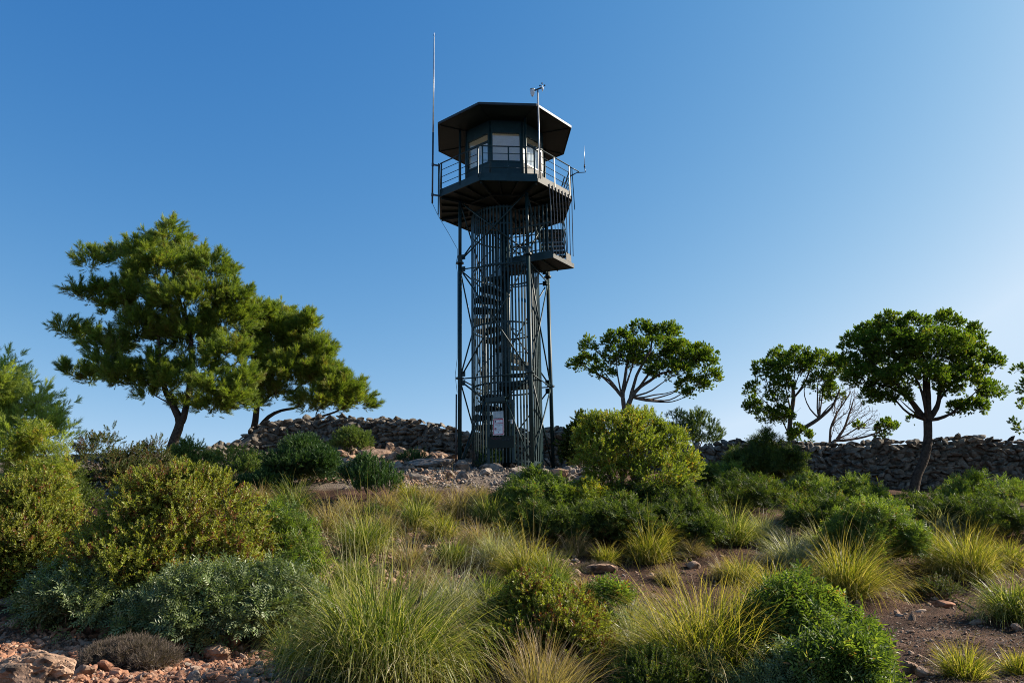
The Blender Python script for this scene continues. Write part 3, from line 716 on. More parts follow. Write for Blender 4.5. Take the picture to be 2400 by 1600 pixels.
hoop(ZB+.08, -78, 236); hoop(4.62, 0, 360, RC-.02); hoop(6.4, 0, 360, RC-.02); hoop(ZL-.12, 0, 360, RC-.02); hoop(9.45, 28, 283, RC-.02); hoop(9.98, 100, 283, RC-.02)
# gate with its frame
def arcp(a, r): return np.array([r*math.cos(R(a)), D+r*math.sin(R(a))])
gl, gr_ = at(1138, 1000, D-.92), at(1190, 1000, D-1.0)
ga = np.array([-.52, D-.93]); gb = np.array([.17, D-1.10]); gd = unit(gb-ga); gL = np.linalg.norm(gb-ga); gang = math.atan2(gd[1], gd[0])
gz0, gz1 = ZB+.02, 4.10
gate_mb = MB()
for p in (ga, gb): gate_mb.box((p[0], p[1], (gz0+gz1)/2), (.075, .05, gz1-gz0), gang)
gate_mb.bar(p3(ga+gd*.04, gz1-.04), p3(gb-gd*.04, gz1-.04), .05, .08)
gate = gate_mb.build('gate', G, tw)
mb = MB()
for k in range(1, 7):
    p = ga+gd*gL*k/7; mb.box((p[0], p[1], (gz0+gz1)/2-.02), (.03, .02, gz1-gz0-.06), gang)
mb.build('gate_bars', GW, gate)
gn = np.array([gd[1], -gd[0]])
mc = (ga+gb)/2+gn*.035
zp0, zp1 = 2.76, 3.08
MB().box((mc[0], mc[1], (zp0+zp1)/2), (gL+.02, .014, zp1-zp0), gang).build('gate_panel', GD, gate)
mb = MB(); q = gb+gn*.05-gd*.03; mb.box((q[0], q[1], 3.47), (.05, .04, .12), gang); mb.tube([p3(q-gd*.0, 3.5)+np.array([0, 0, 0]), p3(q+gn*.05, 3.5), p3(q+gn*.05-gd*.09, 3.5)], .009, 6)
mb.build('gate_lock', M['galv'], gate)
# scrawl on the gate panel: pink strokes
mb = MB(); o2 = mc+gn*.012; r9 = np.random.default_rng(4); sx = -.27
for g_i in range(5):
    pts = []; x0 = sx+g_i*.055
    for t in np.linspace(0, 1, 6): pts.append(p3(o2+gd*(x0+.05*t), 3.03+.035*math.sin(t*9+g_i*2)-.01*g_i % .02))
    mb.tube(pts, .003, 4)
mb.build('graffiti', M['pink'], gate)
mb = MB()
for g_i in range(5):
    pts = []; x0 = .03+g_i*.05
    for t in np.linspace(0, 1, 6): pts.append(p3(o2+gd*(x0+.05*t), 2.99+.04*math.sin(t*8+g_i*3)))
    mb.tube(pts, .003, 4)
mb.build('graffiti', M['sign_ink'], gate)
# ---------------------------------------- intermediate landing
L1, L2, L3, L4 = [at_z(u, v, ZL)[:2] for u, v in ((1192, 621), (1296, 603), (1345, 628), (1196, 646))]
LP = [L1, L2, L3, L4]
land = MB().prism(LP, ZL, ZL+.05); land.build('landing', GD, tw)
def edge_plate(p, q, z, h, name, m, t=.014, out=.009, ext=0):
    p = np.array(p, float); q = np.array(q, float); d = unit(q-p); n_ = np.array([d[1], -d[0]]); p = p+n_*out-d*ext; q = q+n_*out+d*ext
    return MB().bar(p3(p, z), p3(q, z), t, h).build(name, m, tw)
edge_plate(L1, L2, ZL+.105, .24, 'landing_kick_plate', G)
edge_plate(L2, L3, ZL+.06, .14, 'landing_kick_plate', M['sunlit_side'])
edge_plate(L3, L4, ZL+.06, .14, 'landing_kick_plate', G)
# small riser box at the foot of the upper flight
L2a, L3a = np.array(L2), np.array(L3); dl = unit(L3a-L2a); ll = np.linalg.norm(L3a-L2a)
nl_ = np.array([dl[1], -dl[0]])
edge_plate(L2a+dl*ll*.62, L3a-dl*.16, ZL+.25, .26, 'stair_cheek', M['sunlit_side'])
# joist under the landing
mb = MB()
for t in (.25, .5, .75):
    a = np.array(L1)*(1-t)+np.array(L2)*t; b = np.array(L4)*(1-t)+np.array(L3)*t; mb.bar(p3(a, ZL-.02), p3(b, ZL-.02), .03, .04)
mb.build('landing_joist', GD, tw)
# bars on the front edge of the landing
fr = np.array(L1); d1 = unit(np.array(L2)-fr); l1 = np.linalg.norm(np.array(L2)-fr); ang1 = math.atan2(d1[1], d1[0])
nbar = 12
for i in range(nbar):
    p = fr+d1*(l1-.02)*(i/(nbar-1)); cagebar(p[0], p[1], ZL+.2 if i else ZL, 10.02 if i < nbar-1 else ZP, ang1+R(90))
MB().bar(p3(fr, 9.42), p3(fr+d1*l1, 9.42), .012, .04).build('landing_rail', G, tw)
# bars between the landing's right edge and the deck edge above it
B_, C_ = octv(2.1516)[1], octv(2.1516)[2]; dBC = np.array(C_)-np.array(B_)
for i in range(8):
    t = i/7; top = np.array(B_)+dBC*(.32+.66*t); bot = L2a+dl*ll*(.03+.94*t)-nl_*(-.012)
    mb = MB(); mb.bar(p3(bot, ZL+.12 if i < 4 else ZL+.36), p3(top+unit(np.array(top)-np.array([0, D]))*.045, ZP+.10), .045, .02); mb.build('guard_bar', M['guard'], tw)
# rails on the back of the landing
for z in (.45, .72, .99, 1.26): MB().bar(p3(L4, ZL+z), p3(np.array(L4)*.25+np.array(L3)*.75, ZL+z), .014, .03).build('landing_rail', G, tw)
mb = MB()
for t in np.linspace(0, .8, 7): p = np.array(L4)*(1-t)+np.array(L3)*t; mb.box((p[0], p[1], ZL+.55), (.02, .02, 1.1))
mb.build('rail_post', G, tw)
# upper flight: treads rising away from the landing
fx0, fx1, fy = 1.18, 1.86, float(L3a[1])-.10
for i in range(8):
    z = ZL+.23*(i+1); y = fy+.235*i+.1
    MB().box(((fx0+fx1)/2, y, z), (fx1-fx0, .24, .035)).box(((fx0+fx1)/2, y-.115, z-.03), (fx1-fx0, .012, .07)).build('tread', GD, tw)
for x in (fx0-.02, fx1+.02):
    MB().bar((x, fy-.05, ZL+.12), (x, fy+1.85, ZP-.1), .02, .17).build('stringer', G, tw)
MB().box(((fx0+fx1)/2, fy+2.25, ZP-.05), (fx1-fx0+.3, .8, .05)).build('top_landing', GD, tw)
for off in (.45, .72, .98):
    MB().tube([(fx1+.02, fy, ZL+.2+off), (fx1+.02, fy+1.85, ZP+off)], .012, 6).build('flight_rail', G, tw)
mb = MB()
for t in (0, .33, .66, 1): mb.box((fx1+.02, fy+1.85*t, ZL+.15+(ZP-ZL-.15)*t+.5), (.025, .025, 1.0))
mb.build('rail_post', G, tw)
# ---------------------------------------- deck
O2 = octv(2.1516)
deck = MB().prism(O2, ZP+.02, ZP+.06).build('deck', GD, tw)
mb = MB()
for k in range(8):
    a = O2[k]; mb.bar((.2*(a[0]), D+.2*(a[1]-D), ZP-.03), (.98*a[0], D+.98*(a[1]-D), ZP-.03), .05, .09)
    b = O2[(k+1) % 8]
    for s in (.33, .66):
        p = (np.array(a)*(1-s)+np.array(b)*s); c = np.array([0, D]); mb.bar(p3(c+(p-c)*.55, ZP-.01), p3(c+(p-c)*.98, ZP-.01), .035, .055)
    mb.bar(p3(np.array([0, D])+(np.array(a)-[0, D])*.55, ZP-.02), p3(np.array([0, D])+(np.array(b)-[0, D])*.55, ZP-.02), .04, .07)
mb.build('deck_joist', GD, tw)
MB().tube([(0, D, ZP-.12), (0, D, ZP-.02)], .42, 24).build('hub_ring', GD, tw, True)
face_m = {1: M['sunlit_side'], 2: M['sunlit_side']}  # sides toward the sun get the paint with light in its colour
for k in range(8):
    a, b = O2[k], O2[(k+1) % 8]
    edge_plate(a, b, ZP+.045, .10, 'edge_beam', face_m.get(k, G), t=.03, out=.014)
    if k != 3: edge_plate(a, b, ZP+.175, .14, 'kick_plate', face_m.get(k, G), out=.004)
# railing, one panel for each side
for k in range(8):
    a, b = np.array(O2[k]), np.array(O2[(k+1) % 8]); d = unit(b-a); n_ = np.array([d[1], -d[0]])
    if k == 3: continue
    mb = MB(); a1, b1 = a+d*.07+n_*.02, b-d*.07+n_*.02
    for z in (11.42,): mb.tube([p3(a1-d*.05, z), p3(b1+d*.05, z)], .019, 8)
    for z in (11.19, 10.96, 10.74): mb.tube([p3(a1, z), p3(b1, z)], .010, 6)
    for p in (a1, (a1+b1)/2, b1): mb.box((p[0], p[1], (ZP+.0+11.42)/2), (.042, .016, 11.42-ZP), math.atan2(d[1], d[0]))
    mb.build('railing_panel', GW, tw)
# right hand rail runs on past the corner (stair head guard)
rb = np.array(O2[2])
MB().tube([p3(rb+np.array([-.05, -.05]), 11.42), p3(rb+np.array([.30, .28]), 11.40), p3(rb+np.array([.05, .62]), 11.40)], .016, 8).build('stair_head_rail', G, tw, True)
for off in (0, .22, .44): MB().tube([p3(rb+np.array([.02, .05]), 11.15-off), p3(rb+np.array([-.30, 1.1]), 11.15-off)], .010, 6).build('stair_head_rail', G, tw, True)
MB().bar(p3(rb+np.array([.10, 0]), 10.0), p3(rb+np.array([.06, 0]), 11.35), .05, .02).build('rail_post', GW, tw)
MB().bar(p3(rb+np.array([-.42, .35]), ZP), p3(rb+np.array([-.14, .45]), 11.3), .035, .035).build('rail_post', G, tw)
# ---------------------------------------- cabin
RH = 1.27
O3 = octv(RH); zs, zt = 11.33, 12.36
cen = np.array([0, D])
for k in range(8):
    a, b = np.array(O3[k]), np.array(O3[(k+1) % 8]); d = unit(b-a); ang = math.atan2(d[1], d[0]); m_ = (a+b)/2; L_ = np.linalg.norm(b-a); n_ = np.array([d[1], -d[0]])
    wallm = M['sunlit_side'] if k in (1, 2) else G
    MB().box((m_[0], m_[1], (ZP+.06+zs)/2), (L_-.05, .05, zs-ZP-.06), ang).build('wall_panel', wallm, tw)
    mi = m_-n_*.04; MB().box((mi[0], mi[1], (ZP+.06+zs)/2), (L_-.08, .02, zs-ZP-.06), ang).build('inner_lining', M['whitewall'], tw)
    MB().box((m_[0], m_[1], (zt+ZR)/2), (L_-.05, .05, ZR-zt), ang).build('header_panel', G, tw)
    MB().box((mi[0], mi[1], (zt+ZR-.12)/2), (L_-.08, .02, ZR-.12-zt), ang).build('inner_lining', M['whitewall'], tw)
    mb = MB()
    fz = .045
    zmid = 12.06
    z_a, z_b = zs, zt
    for z in (z_a+fz/2, z_b-fz/2): mb.box((m_[0], m_[1], z), (L_-.05, .07, fz), ang)
    for s in (-1, 1): p = m_+d*s*(L_/2-.05); mb.box((p[0], p[1], (z_a+z_b)/2), (.05, .066, z_b-z_a-.01), ang)
    if k not in (0, 4): mb.box((m_[0], m_[1], zmid), (L_-.06, .06, .05), ang)
    wd = mb.build('window', G, tw)
    MB().box((m_[0], m_[1], (z_a+z_b)/2), (L_-.12, .008, z_b-z_a-.07), ang).build('pane', M['glass'], wd)
for k in range(8):
    a = O3[k]; MB().tube([(a[0], a[1], ZP+.06), (a[0], a[1], ZR)], .042, 8).build('corner_post', G, tw, True)
MB().prism(octv(RH-.06), ZR-.14, ZR-.10).build('ceiling', M['cream'], tw)
MB().prism(octv(RH-.06), ZP+.07, ZP+.09).build('cabin_floor', M['whitewall'], tw)
# pale upper wall lining behind the far windows (blind half way down) and hanging curtains
for k in (3, 4, 5):
    a, b = np.array(O3[k]), np.array(O3[(k+1) % 8]); d = unit(b-a); n_ = np.array([d[1], -d[0]]); m_ = (a+b)/2-n_*.07; L_ = np.linalg.norm(b-a)
    MB().box((m_[0], m_[1], 12.28), (L_-.09, .015, .62), math.atan2(d[1], d[0])).build('roller_blind', M['blind'], tw)
for k, cuts in ((7, [(.42, .92)]), (1, [(.12, .9)])):
    a, b = np.array(O3[k]), np.array(O3[(k+1) % 8]); d = unit(b-a); n_ = np.array([d[1], -d[0]]); L_ = np.linalg.norm(b-a)
    for c0, c1 in cuts:
        V = []; F = []; nx, nz = 22, 8
        for j in range(nz+1):
            zz = 12.03-(12.03-11.36)*j/nz
            for i in range(nx+1):
                t = i/nx; s = c0+(c1-c0)*t
                if k == 7: s = c0+.3*(1-j/nz)*(1-t)*.6+(c1-c0)*t*(1-.15*(1-j/nz))
                p = a+d*L_*min(s, .95)-n_*(.09+.02*math.sin(t*26+j*.4)); V.append(p3(p, zz))
        for j in range(nz):
            for i in range(nx): q = j*(nx+1)+i; F.append([q, q+1, q+nx+2, q+nx+1])
        link_mesh('curtain', np.array(V), [np.array(F)], M['curtain'], tw, np.zeros(len(V)), None, True)
# ---------------------------------------- roof
O4 = octv(2.205)
rf = MB().prism(O4, ZR, ZR+.03).build('roof', GD, tw)
O5 = octv(2.24)
n = 8; V = [p3(p, ZR+.075) for p in O5]+[np.array([0, D, ZR+.42])]; F = np.array([[i, (i+1) % 8, 8] for i in range(8)])
link_mesh('roof_cover', np.array(V), [F, np.array([list(range(8))[::-1]])], M['roof_edge'], rf, np.zeros(9))
mb = MB()
for k in range(8):
    a, b = np.array(O5[k]), np.array(O5[(k+1) % 8]); mb.bar(p3(a, ZR+.035), p3(b, ZR+.035), .02, .075)
mb.build('fascia', M['roof_edge'], rf)
for k in range(8):
    mb = MB(); a = O4[k]; mb.bar((.6*a[0], D+.6*(a[1]-D), ZR-.01), (.98*a[0], D+.98*(a[1]-D), ZR-.01), .012, .02).build('soffit_seam', GD, rf)

# ---------------------------------------- things fixed to the tower
sgo = (ga+gb)/2+gn*.06-gd*.055
sg = thing('warning_sign', p3(sgo, 3.35), 'red bordered white notice board fixed on the tower gate', 'sign')
def sbox(cx, cz, w_, h_, m, name, lift=.0, mb=None):
    p = sgo+gd*cx+gn*lift; b = (mb or MB()); b.box((p[0], p[1], cz), (w_, .006, h_), gang); return b
c0 = 3.345
sbox(0, c0, .315, .47, None, '').build('board', M['sign_white'], sg)
mb = MB()
for cx, cz, w_, h_ in ((0, c0+.2075, .285, .03), (0, c0-.2125, .285, .02), (-.1345, c0, .022, .40), (.1345, c0, .022, .40), (0, c0+.095, .25, .016)): sbox(cx, cz, w_, h_, None, '', .004, mb)
mb.build('red_border', M['sign_red'], sg)
def text(s, cx, cz, size, m, name='lettering', lift=.0075):
    cu = bpy.data.curves.new('lettering', 'FONT'); cu.body = s; cu.size = size; cu.align_x = 'CENTER'; cu.align_y = 'CENTER'; cu.extrude = .0005
    o = bpy.data.objects.new('t', cu); C.objects.link(o); bpy.context.view_layer.update()
    me = bpy.data.meshes.new_from_object(o.evaluated_get(bpy.context.evaluated_depsgraph_get())); bpy.data.objects.remove(o)
    V = np.array([v.co[:] for v in me.vertices]); Pp = sgo+gd*cx+gn*lift
    W = np.stack([Pp[0]+gd[0]*V[:, 0]+gn[0]*V[:, 2], Pp[1]+gd[1]*V[:, 0]+gn[1]*V[:, 2], cz+V[:, 1]], -1)
    F3 = [list(p.vertices) for p in me.polygons]; by = {}
    for f in F3: by.setdefault(len(f), []).append(f)
    link_mesh(name, W, [np.array(v) for v in by.values()], m, sg, np.zeros(len(W)))
text('PROHIBIT EL PAS', 0, c0+.062, .026, M['sign_ink']); text('A TOTA PERSONA ALIENA', 0, c0+.035, .019, M['sign_ink']); text('AL SERVEI', 0, c0+.005, .022, M['sign_ink'])
text('PERILL DE CAIGUDA', .035, c0-.055, .015, M['sign_ink']); text('ACCES RESTRINGIT', 0, c0-.105, .02, M['sign_ink']); text('Illes Balears', .05, c0+.125, .018, M['sign_red'])
mb = MB(); sbox(-.085, c0+.15, .04, .045, None, '', .004, mb); sbox(.04, c0+.172, .014, .016, None, '', .004, mb); sbox(0, c0-.155, .018, .022, None, '', .004, mb); mb.build('crest', M['sign_ink'], sg)
mb = MB(); pts = [p3(sgo+gd*(-.082+.03*math.cos(t))+gn*.008, c0-.055+.03*math.sin(t)) for t in np.linspace(0, 6.283, 17)]; mb.tube(pts, .004, 5, False)
mb.bar(pts[2], pts[10], .006, .006); mb.build('prohibition_symbol', M['sign_red'], sg)
mb = MB(); p = p3(sgo+gd*-.082+gn*.006, c0-.055); mb.box(p, (.012, .004, .03), gang); mb.box(p+np.array([0, 0, .02]), (.010, .004, .010), gang); mb.build('figure_symbol', M['sign_ink'], sg)
ac = sgo+gn*.0
pc = thing('plastic_sheet', p3(ac, 3.68), 'cloudy corrugated plastic sheet fixed above the red notice board', 'sheet')
V = []; F = []
for j in range(2):
    for i in range(25): q = ac+gd*(-.15+.3*i/24)+gn*(.01+.012*math.sin(i*1.05)); V.append(p3(q, 3.59+.19*j))
for i in range(24): F.append([i, i+1, i+26, i+25])
link_mesh('sheet', np.array(V), [np.array(F)], M['acrylic'], pc, np.zeros(50), None, True)

# tall whip aerial
an = thing('whip_aerial', (-2.15, 22.02, 10.1), 'very tall thin whip aerial bracketed to the left corner of the tower deck', 'aerial')
ax, ay = -2.15, 22.02
MB().tube([(ax, ay, 10.10), (ax, ay, 12.45)], .026, 10).build('mast', M['dark_metal'], an, True)
MB().tube([(ax, ay, 12.45), (ax, ay, 15.80)], [.024, .015], 8).build('whip', M['galv'], an, True)
mb = MB(); mb.tube([(ax, ay, 15.80), (ax, ay, 15.97)], .005, 5)
for a in range(3): mb.tube([(ax, ay, 15.83), (ax+.05*math.cos(a*2.1), ay+.05*math.sin(a*2.1), 15.90)], .004, 4)
mb.build('tip', M['dark_metal'], an)
for z in (11.37, 10.38):
    F_ = np.array(O2[7]); MB().bar((ax, ay, z), (F_[0]-.02, F_[1]-.02, z-.02), .035, .045).tube([(ax, ay, z-.05), (ax, ay, z+.05)], .036, 8).build('bracket', M['dark_metal'], an)
# corner posts at the left of the deck
F_ = np.array(O2[7]); MB().bar((F_[0]-.05, F_[1]-.03, 9.75), (F_[0]-.05, F_[1]-.03, 11.42), .05, .03).build('rail_post', GW, tw)
# weather mast
wx, wy = 1.05, D-1.97
ws = thing('weather_station', (wx, wy, 10.4), 'slim grey pole with white weather sensor and small spinning cups on the deck rail', 'weather station')
MB().tube([(wx, wy, 10.4), (wx, wy, 13.27)], .024, 10).build('pole', M['galv'], ws, True)
zt_ = 13.27
c1 = np.array([wx-.13, wy, zt_-.01]); c2 = np.array([wx+.14, wy, zt_+.10])
MB().bar(c1, c2, .035, .035).build('cross_arm', M['dark_metal'], ws)
mb = MB(); g = c1+np.array([-.03, 0, 0]); mb.tube([g+[0, 0, .04], g+[0, 0, -.10], g+[0, 0, -.16], g+[0, 0, -.18]], [.07, .06, .035, .03], 14); mb.build('rain_collector', M['white'], ws, True)
MB().tube([g+[0, 0, .035], g+[0, 0, .05]], .076, 14).build('collector_rim', M['dark_metal'], ws)
mb = MB(); h = c2; mb.tube([h+[0, 0, -.10], h+[0, 0, -.02], h+[0, 0, .06]], [.02, .032, .015], 10); mb.build('sensor_body', M['white'], ws, True)
cup = MB()
for a in (0, 2.1, 4.2):
    e = h+np.array([.08*math.cos(a+.3), .08*math.sin(a+.3), .09]); cup.tube([h+[0, 0, .08], e], .005, 5)
    nx_ = np.array([-math.sin(a+.3), math.cos(a+.3), 0]); cup.tube([e-nx_*.02, e, e+nx_*.022], [.008, .024, .026], 8)
cup.build('wind_cups', M['dark_metal'], ws)
MB().bar(h+[0, 0, -.10], h+[-.02, -.08, -.17], .006, .05).build('wind_vane', M['dark_metal'], ws)
# small aerial on the right
sa = thing('small_aerial', (2.1, D-.6, 11.2), 'short thin aerial on a bent tube at the right corner of the deck rail', 'aerial')
q0 = np.array([O2[2][0], O2[2][1], 11.12]); 
e1 = at(1372, 404, q0[1]+.1); e2 = at(1370, 391, q0[1]+.1); e3 = at(1369, 342, q0[1]+.1); e0 = at(1352, 405, q0[1])
MB().tube([q0, e0, e1+[-.04, 0, -.0], e1, e2], .013, 8).build('arm', M['dark_metal'], sa, True)
MB().tube([e2-[0, 0, .02], e2+[0, 0, .07]], [.026, .018], 8).build('base', M['dark_metal'], sa, True)
MB().tube([e2+[0, 0, .07], e3], [.009, .005], 6).build('rod', M['galv'], sa, True)
# drooping cable of the tall aerial
lgp = legp(0)
pts = [(ax, ay, 10.10)]+[tuple(at(u, v, d)) for u, v, d in ((1024, 500, 22.05), (1034, 518, 22.1), (1052, 548, 22.2), (1067, 575, 22.3))]+[(lgp[0]-.07, lgp[1]-.02, z) for z in (8.75, 8.55)]+[(lgp[0]-.12, lgp[1]-.02, 8.3), (lgp[0]-.07, lgp[1]-.02, 8.0), (lgp[0]-.075, lgp[1]-.02, 5.4), (lgp[0]-.13, lgp[1]-.02, 4.9), (lgp[0]-.075, lgp[1]-.02, 4.4)]
tag(MB().tube(pts, .007, 5).build('cable', M['dark_metal'], None, True, origin=(ax, ay, 10.1)), 'thin black cable drooping from the tall aerial down the left tower leg', 'cable')
tag(MB().tube([(lgp[0]-.10, lgp[1]-.03, ZB-.3), (lgp[0]-.095, lgp[1]-.03, 4.35)], .022, 8).build('conduit', M['dark_metal'], None, True, origin=(lgp[0], lgp[1], ZB)), 'narrow black conduit pipe standing against the left tower leg', 'pipe')
# ------------------------------------------------------------------ dry stone wall
def make_wall():
    prof = [(440, 1052, 24.8), (500, 1052, 25.6), (560, 1034, 26.2), (600, 1000, 26.6), (650, 990, 26.9), (700, 985, 27.0), (760, 980, 27.1), (820, 979, 27.0), (870, 986, 26.9), (930, 984, 26.7), (980, 988, 26.5), (1040, 1000, 26.4), (1075, 1014, 26.4), (1100, 1018, 26.4), (1150, 1016, 26.4), (1230, 1010, 26.3), (1300, 1004, 26.2), (1340, 1014, 26.1), (1380, 1020, 26.0), (1500, 1035, 25.8), (1620, 1042, 25.5), (1660, 1048, 25.4), (1720, 1034, 25.3), (1780, 1040, 25.1), (1890, 1042, 24.9), (1980, 1046, 24.8), (2060, 1038, 24.7), (2150, 1036, 24.6), (2220, 1030, 24.5), (2290, 1026, 24.4), (2330, 1036, 24.4), (2400, 1038, 24.3), (2600, 1040, 24.0), (2900, 1040, 23.6)]
    top = np.array([at(*p) for p in prof]); s = np.concatenate([[0], np.cumsum(np.linalg.norm(np.diff(top[:, :2], axis=0), axis=1))])
    def path(q): return np.interp(q, s, top[:, 0]), np.interp(q, s, top[:, 1]), np.interp(q, s, top[:, 2])
    P, S, A = [], [], []
    thick = .62
    qs = np.arange(0, s[-1], .05)
    for face in (-1, 1):
        row = 0; 
        for lvl in range(20):
            q = rng.uniform(0, .2)
            while q < s[-1]:
                x, y, zt = path(q); x2, y2, _ = path(q+.1); a = math.atan2(y2-y, x2-x)
                nx, ny = math.sin(a), -math.cos(a)                       # toward the camera
                z0 = float(zg(x+nx*.3, y+ny*.3))-.1
                h = .13; z = z0+h*lvl*rng.uniform(.95, 1.05)+rng.uniform(-.02, .02)
                w = rng.uniform(.13, .30)
                if face == 1 or True:
                    if z < zt-.05:
                        off = -(thick/2-.05) if face == 1 else (thick/2-.03)
                        off += rng.normal(0, .04)-(zt-z)*(-.04 if face == 1 else .04)*-1*0
                        if face == -1 or (lvl % 2 == 0):
                            P.append((x+nx*off, y+ny*off, z)); S.append((w*.66, rng.uniform(.12, .2), rng.uniform(.075, .16))); A.append(a+rng.normal(0, .12))
                q += w*.92
    q = 0
    while q < s[-1]:                                                    # coping stones set on edge
        x, y, zt = path(q); x2, y2, _ = path(q+.1); a = math.atan2(y2-y, x2-x); w = rng.uniform(.12, .24); right = q > s[-1]*.55
        hh = rng.uniform(.09, .15) if right else rng.uniform(.05, .11)
        P.append((x+rng.normal(0, .04), y+rng.normal(0, .05), zt+hh*.15)); S.append((w*.62, rng.uniform(.2, .3), hh)); A.append(a+rng.normal(0, .2)); q += w*.95
    o = rocks_mesh('stones', P, S, M['rock_wall'], 2, .42, np.array(A), None)
    org = P[len(P)//2]
    t = thing('dry_stone_wall', (4.0, 25.6, 2.4), 'long dry stone wall running along the ridge behind the tower', 'wall')
    o.parent = t; o.location = Vector(o.location)-Vector(t.location); ORG[o.name] = ORG[t.name]
    mb = MB(); Q = np.arange(0, s[-1], .4)
    for a_, b_ in zip(Q[:-1], Q[1:]):
        x, y, zt = path(a_); x2, y2, zt2 = path(b_); d = unit(np.array([x2-x, y2-y])); n_ = np.array([d[1], -d[0]])*.2
        z0 = float(zg0(x, y))-.5; z02 = float(zg0(x2, y2))-.5; p, q_ = np.array([x, y]), np.array([x2, y2])
        V = [p3(p+n_, z0), p3(q_+n_, z02), p3(q_-n_, z02), p3(p-n_, z0), p3(p+n_, zt-.08), p3(q_+n_, zt2-.08), p3(q_-n_, zt2-.08), p3(p-n_, zt-.08)]
        mb.hexa(np.array(V))
    mb.build('rubble_core', M['rock_wall'], t, var=.2)
    return path, s
make_wall()

# ------------------------------------------------------------------ rocks
LAB = []
def big_rock(u, v, w_px, h_px, mat, label, sub=3, seed=0, asp=None, pits=0, sink=.25, rz=0, planes=13, d=None):
    p = hit(u, v); s = ppm(p); w = w_px/s/2; h = h_px/s/2
    V, F = rock_shape(sub, seed, planes, (1, 1, 1), .05, 16, pits)
    V = V/np.abs(V).max(0); c, s_ = math.cos(rz), math.sin(rz)
    V = np.stack([V[:, 0]*c-V[:, 1]*s_, V[:, 0]*s_+V[:, 1]*c, V[:, 2]], -1)*np.array([w, w*.8, h*1.1])
    p = p+np.array([0, w*.5, h*(1-sink)])
    o = link_mesh('rock', V+p, [F], mat, None, np.full(len(V), rng.random()), None, False, p); return tag(o, label, 'rock')
big_rock(45, 1655, 230, 150, M['rock_tan'], 'big pitted pale boulder at the bottom left corner', 5, 3, pits=1.0)
big_rock(533, 1527, 68, 46, M['rock_red'], 'pointed orange rock standing right of the grey thorn cushion', 5, 21, planes=7, sink=.1)
big_rock(418, 1535, 60, 38, M['rock_red'], 'rounded orange rock touching the right end of the thorn cushion', 3, 23)
big_rock(493, 1548, 90, 42, M['rock_tan'], 'knobbly brown rock in front of the pointed orange rock', 3, 29, pits=.6)
big_rock(240, 1573, 42, 32, M['rock_red'], 'small triangular orange rock in front of the thorn cushion', 3, 31, planes=7)
big_rock(105, 1445, 62, 40, M['rock_red'], 'large reddish rock half under the silvery bush at the left', 5, 37)
big_rock(25, 1425, 80, 34, M['rock_grey'], 'dark flat rock in shade at the left edge', 3, 41)
big_rock(25, 1478, 50, 32, M['rock_tan'], 'rounded tan rock near the left edge below the bushes', 3, 43)
big_rock(185, 1590, 60, 34, M['rock_tan'], 'tan rock at the bottom edge right of the pitted boulder', 3, 47)
big_rock(860, 1595, 90, 50, M['rock_red'], 'pitted reddish rock under the big foreground tussock', 5, 53, pits=.8)
big_rock(720, 1596, 60, 40, M['rock_grey'], 'grey rock in shade left of the big foreground tussock', 3, 59)
big_rock(1625, 1335, 45, 26, M['rock_tan'], 'brown rock at the foot of the tussock on the dirt path', 3, 61)
big_rock(1608, 1312, 70, 20, M['rock_tan'], 'low pale rock ledge beside the tussock above the path', 3, 67)
big_rock(2140, 1580, 44, 36, M['rock_tan'], 'tan rock on the dark soil at the lower right', 3, 71)
big_rock(2165, 1588, 34, 28, M['rock_red'], 'small reddish rock touching the tan rock at the lower right', 3, 73)
big_rock(2070, 1388, 28, 14, M['rock_grey'], 'small grey rock on the path left of the low grey shrub', 3, 79)
big_rock(2220, 1425, 60, 20, M['rock_red'], 'dark reddish rock beside the fallen stick', 3, 83)
big_rock(1405, 1345, 92, 26, M['rock_tan'], 'low brown mound of earth and stone on the dirt path', 3, 89)
big_rock(1010, 1100, 120, 34, M['rock_grey'], 'broad grey slab at the left foot of the tower', 5, 97)
big_rock(1150, 1102, 66, 26, M['rock_grey'], 'grey rock in front of the tower gate', 3, 101)
big_rock(1275, 1092, 60, 22, M['rock_grey'], 'flat grey rock at the right foot of the tower', 3, 103)
big_rock(1355, 1095, 44, 28, M['rock_grey'], 'grey block right of the tower beside the yellowing shrub', 3, 107)
big_rock(1380, 1118, 60, 26, M['rock_grey'], 'tilted pale slab at the right end of the tower terrace', 3, 109)
big_rock(1300, 1125, 80, 30, M['rock_tan'], 'long pale slab on the terrace below the tower', 3, 113)
big_rock(985, 1075, 46, 34, M['rock_tan'], 'pointed tan rock left of the tower legs', 3, 127, planes=8)
big_rock(940, 1030, 70, 26, M['rock_tan'], 'flat topped tan rock high in the rubble below the wall', 3, 131)
big_rock(870, 1030, 90, 36, M['rock_tan'], 'large tan rock below the wall beside the round shrub', 3, 137)
big_rock(1030, 1052, 60, 30, M['rock_tan'], 'tan block under the wall left of the tower', 3, 139)
big_rock(790, 1076, 70, 24, M['rock_tan'], 'tan rock left in the rubble beside the dark juniper', 3, 149)
big_rock(700, 1598, 46, 30, M['rock_tan'], 'small brown rock below the silvery bush at the bottom edge', 3, 151)
big_rock(512, 1062, 40, 34, M['rock_wall'], 'dark rounded boulder on the skyline left of the wall end', 3, 157)
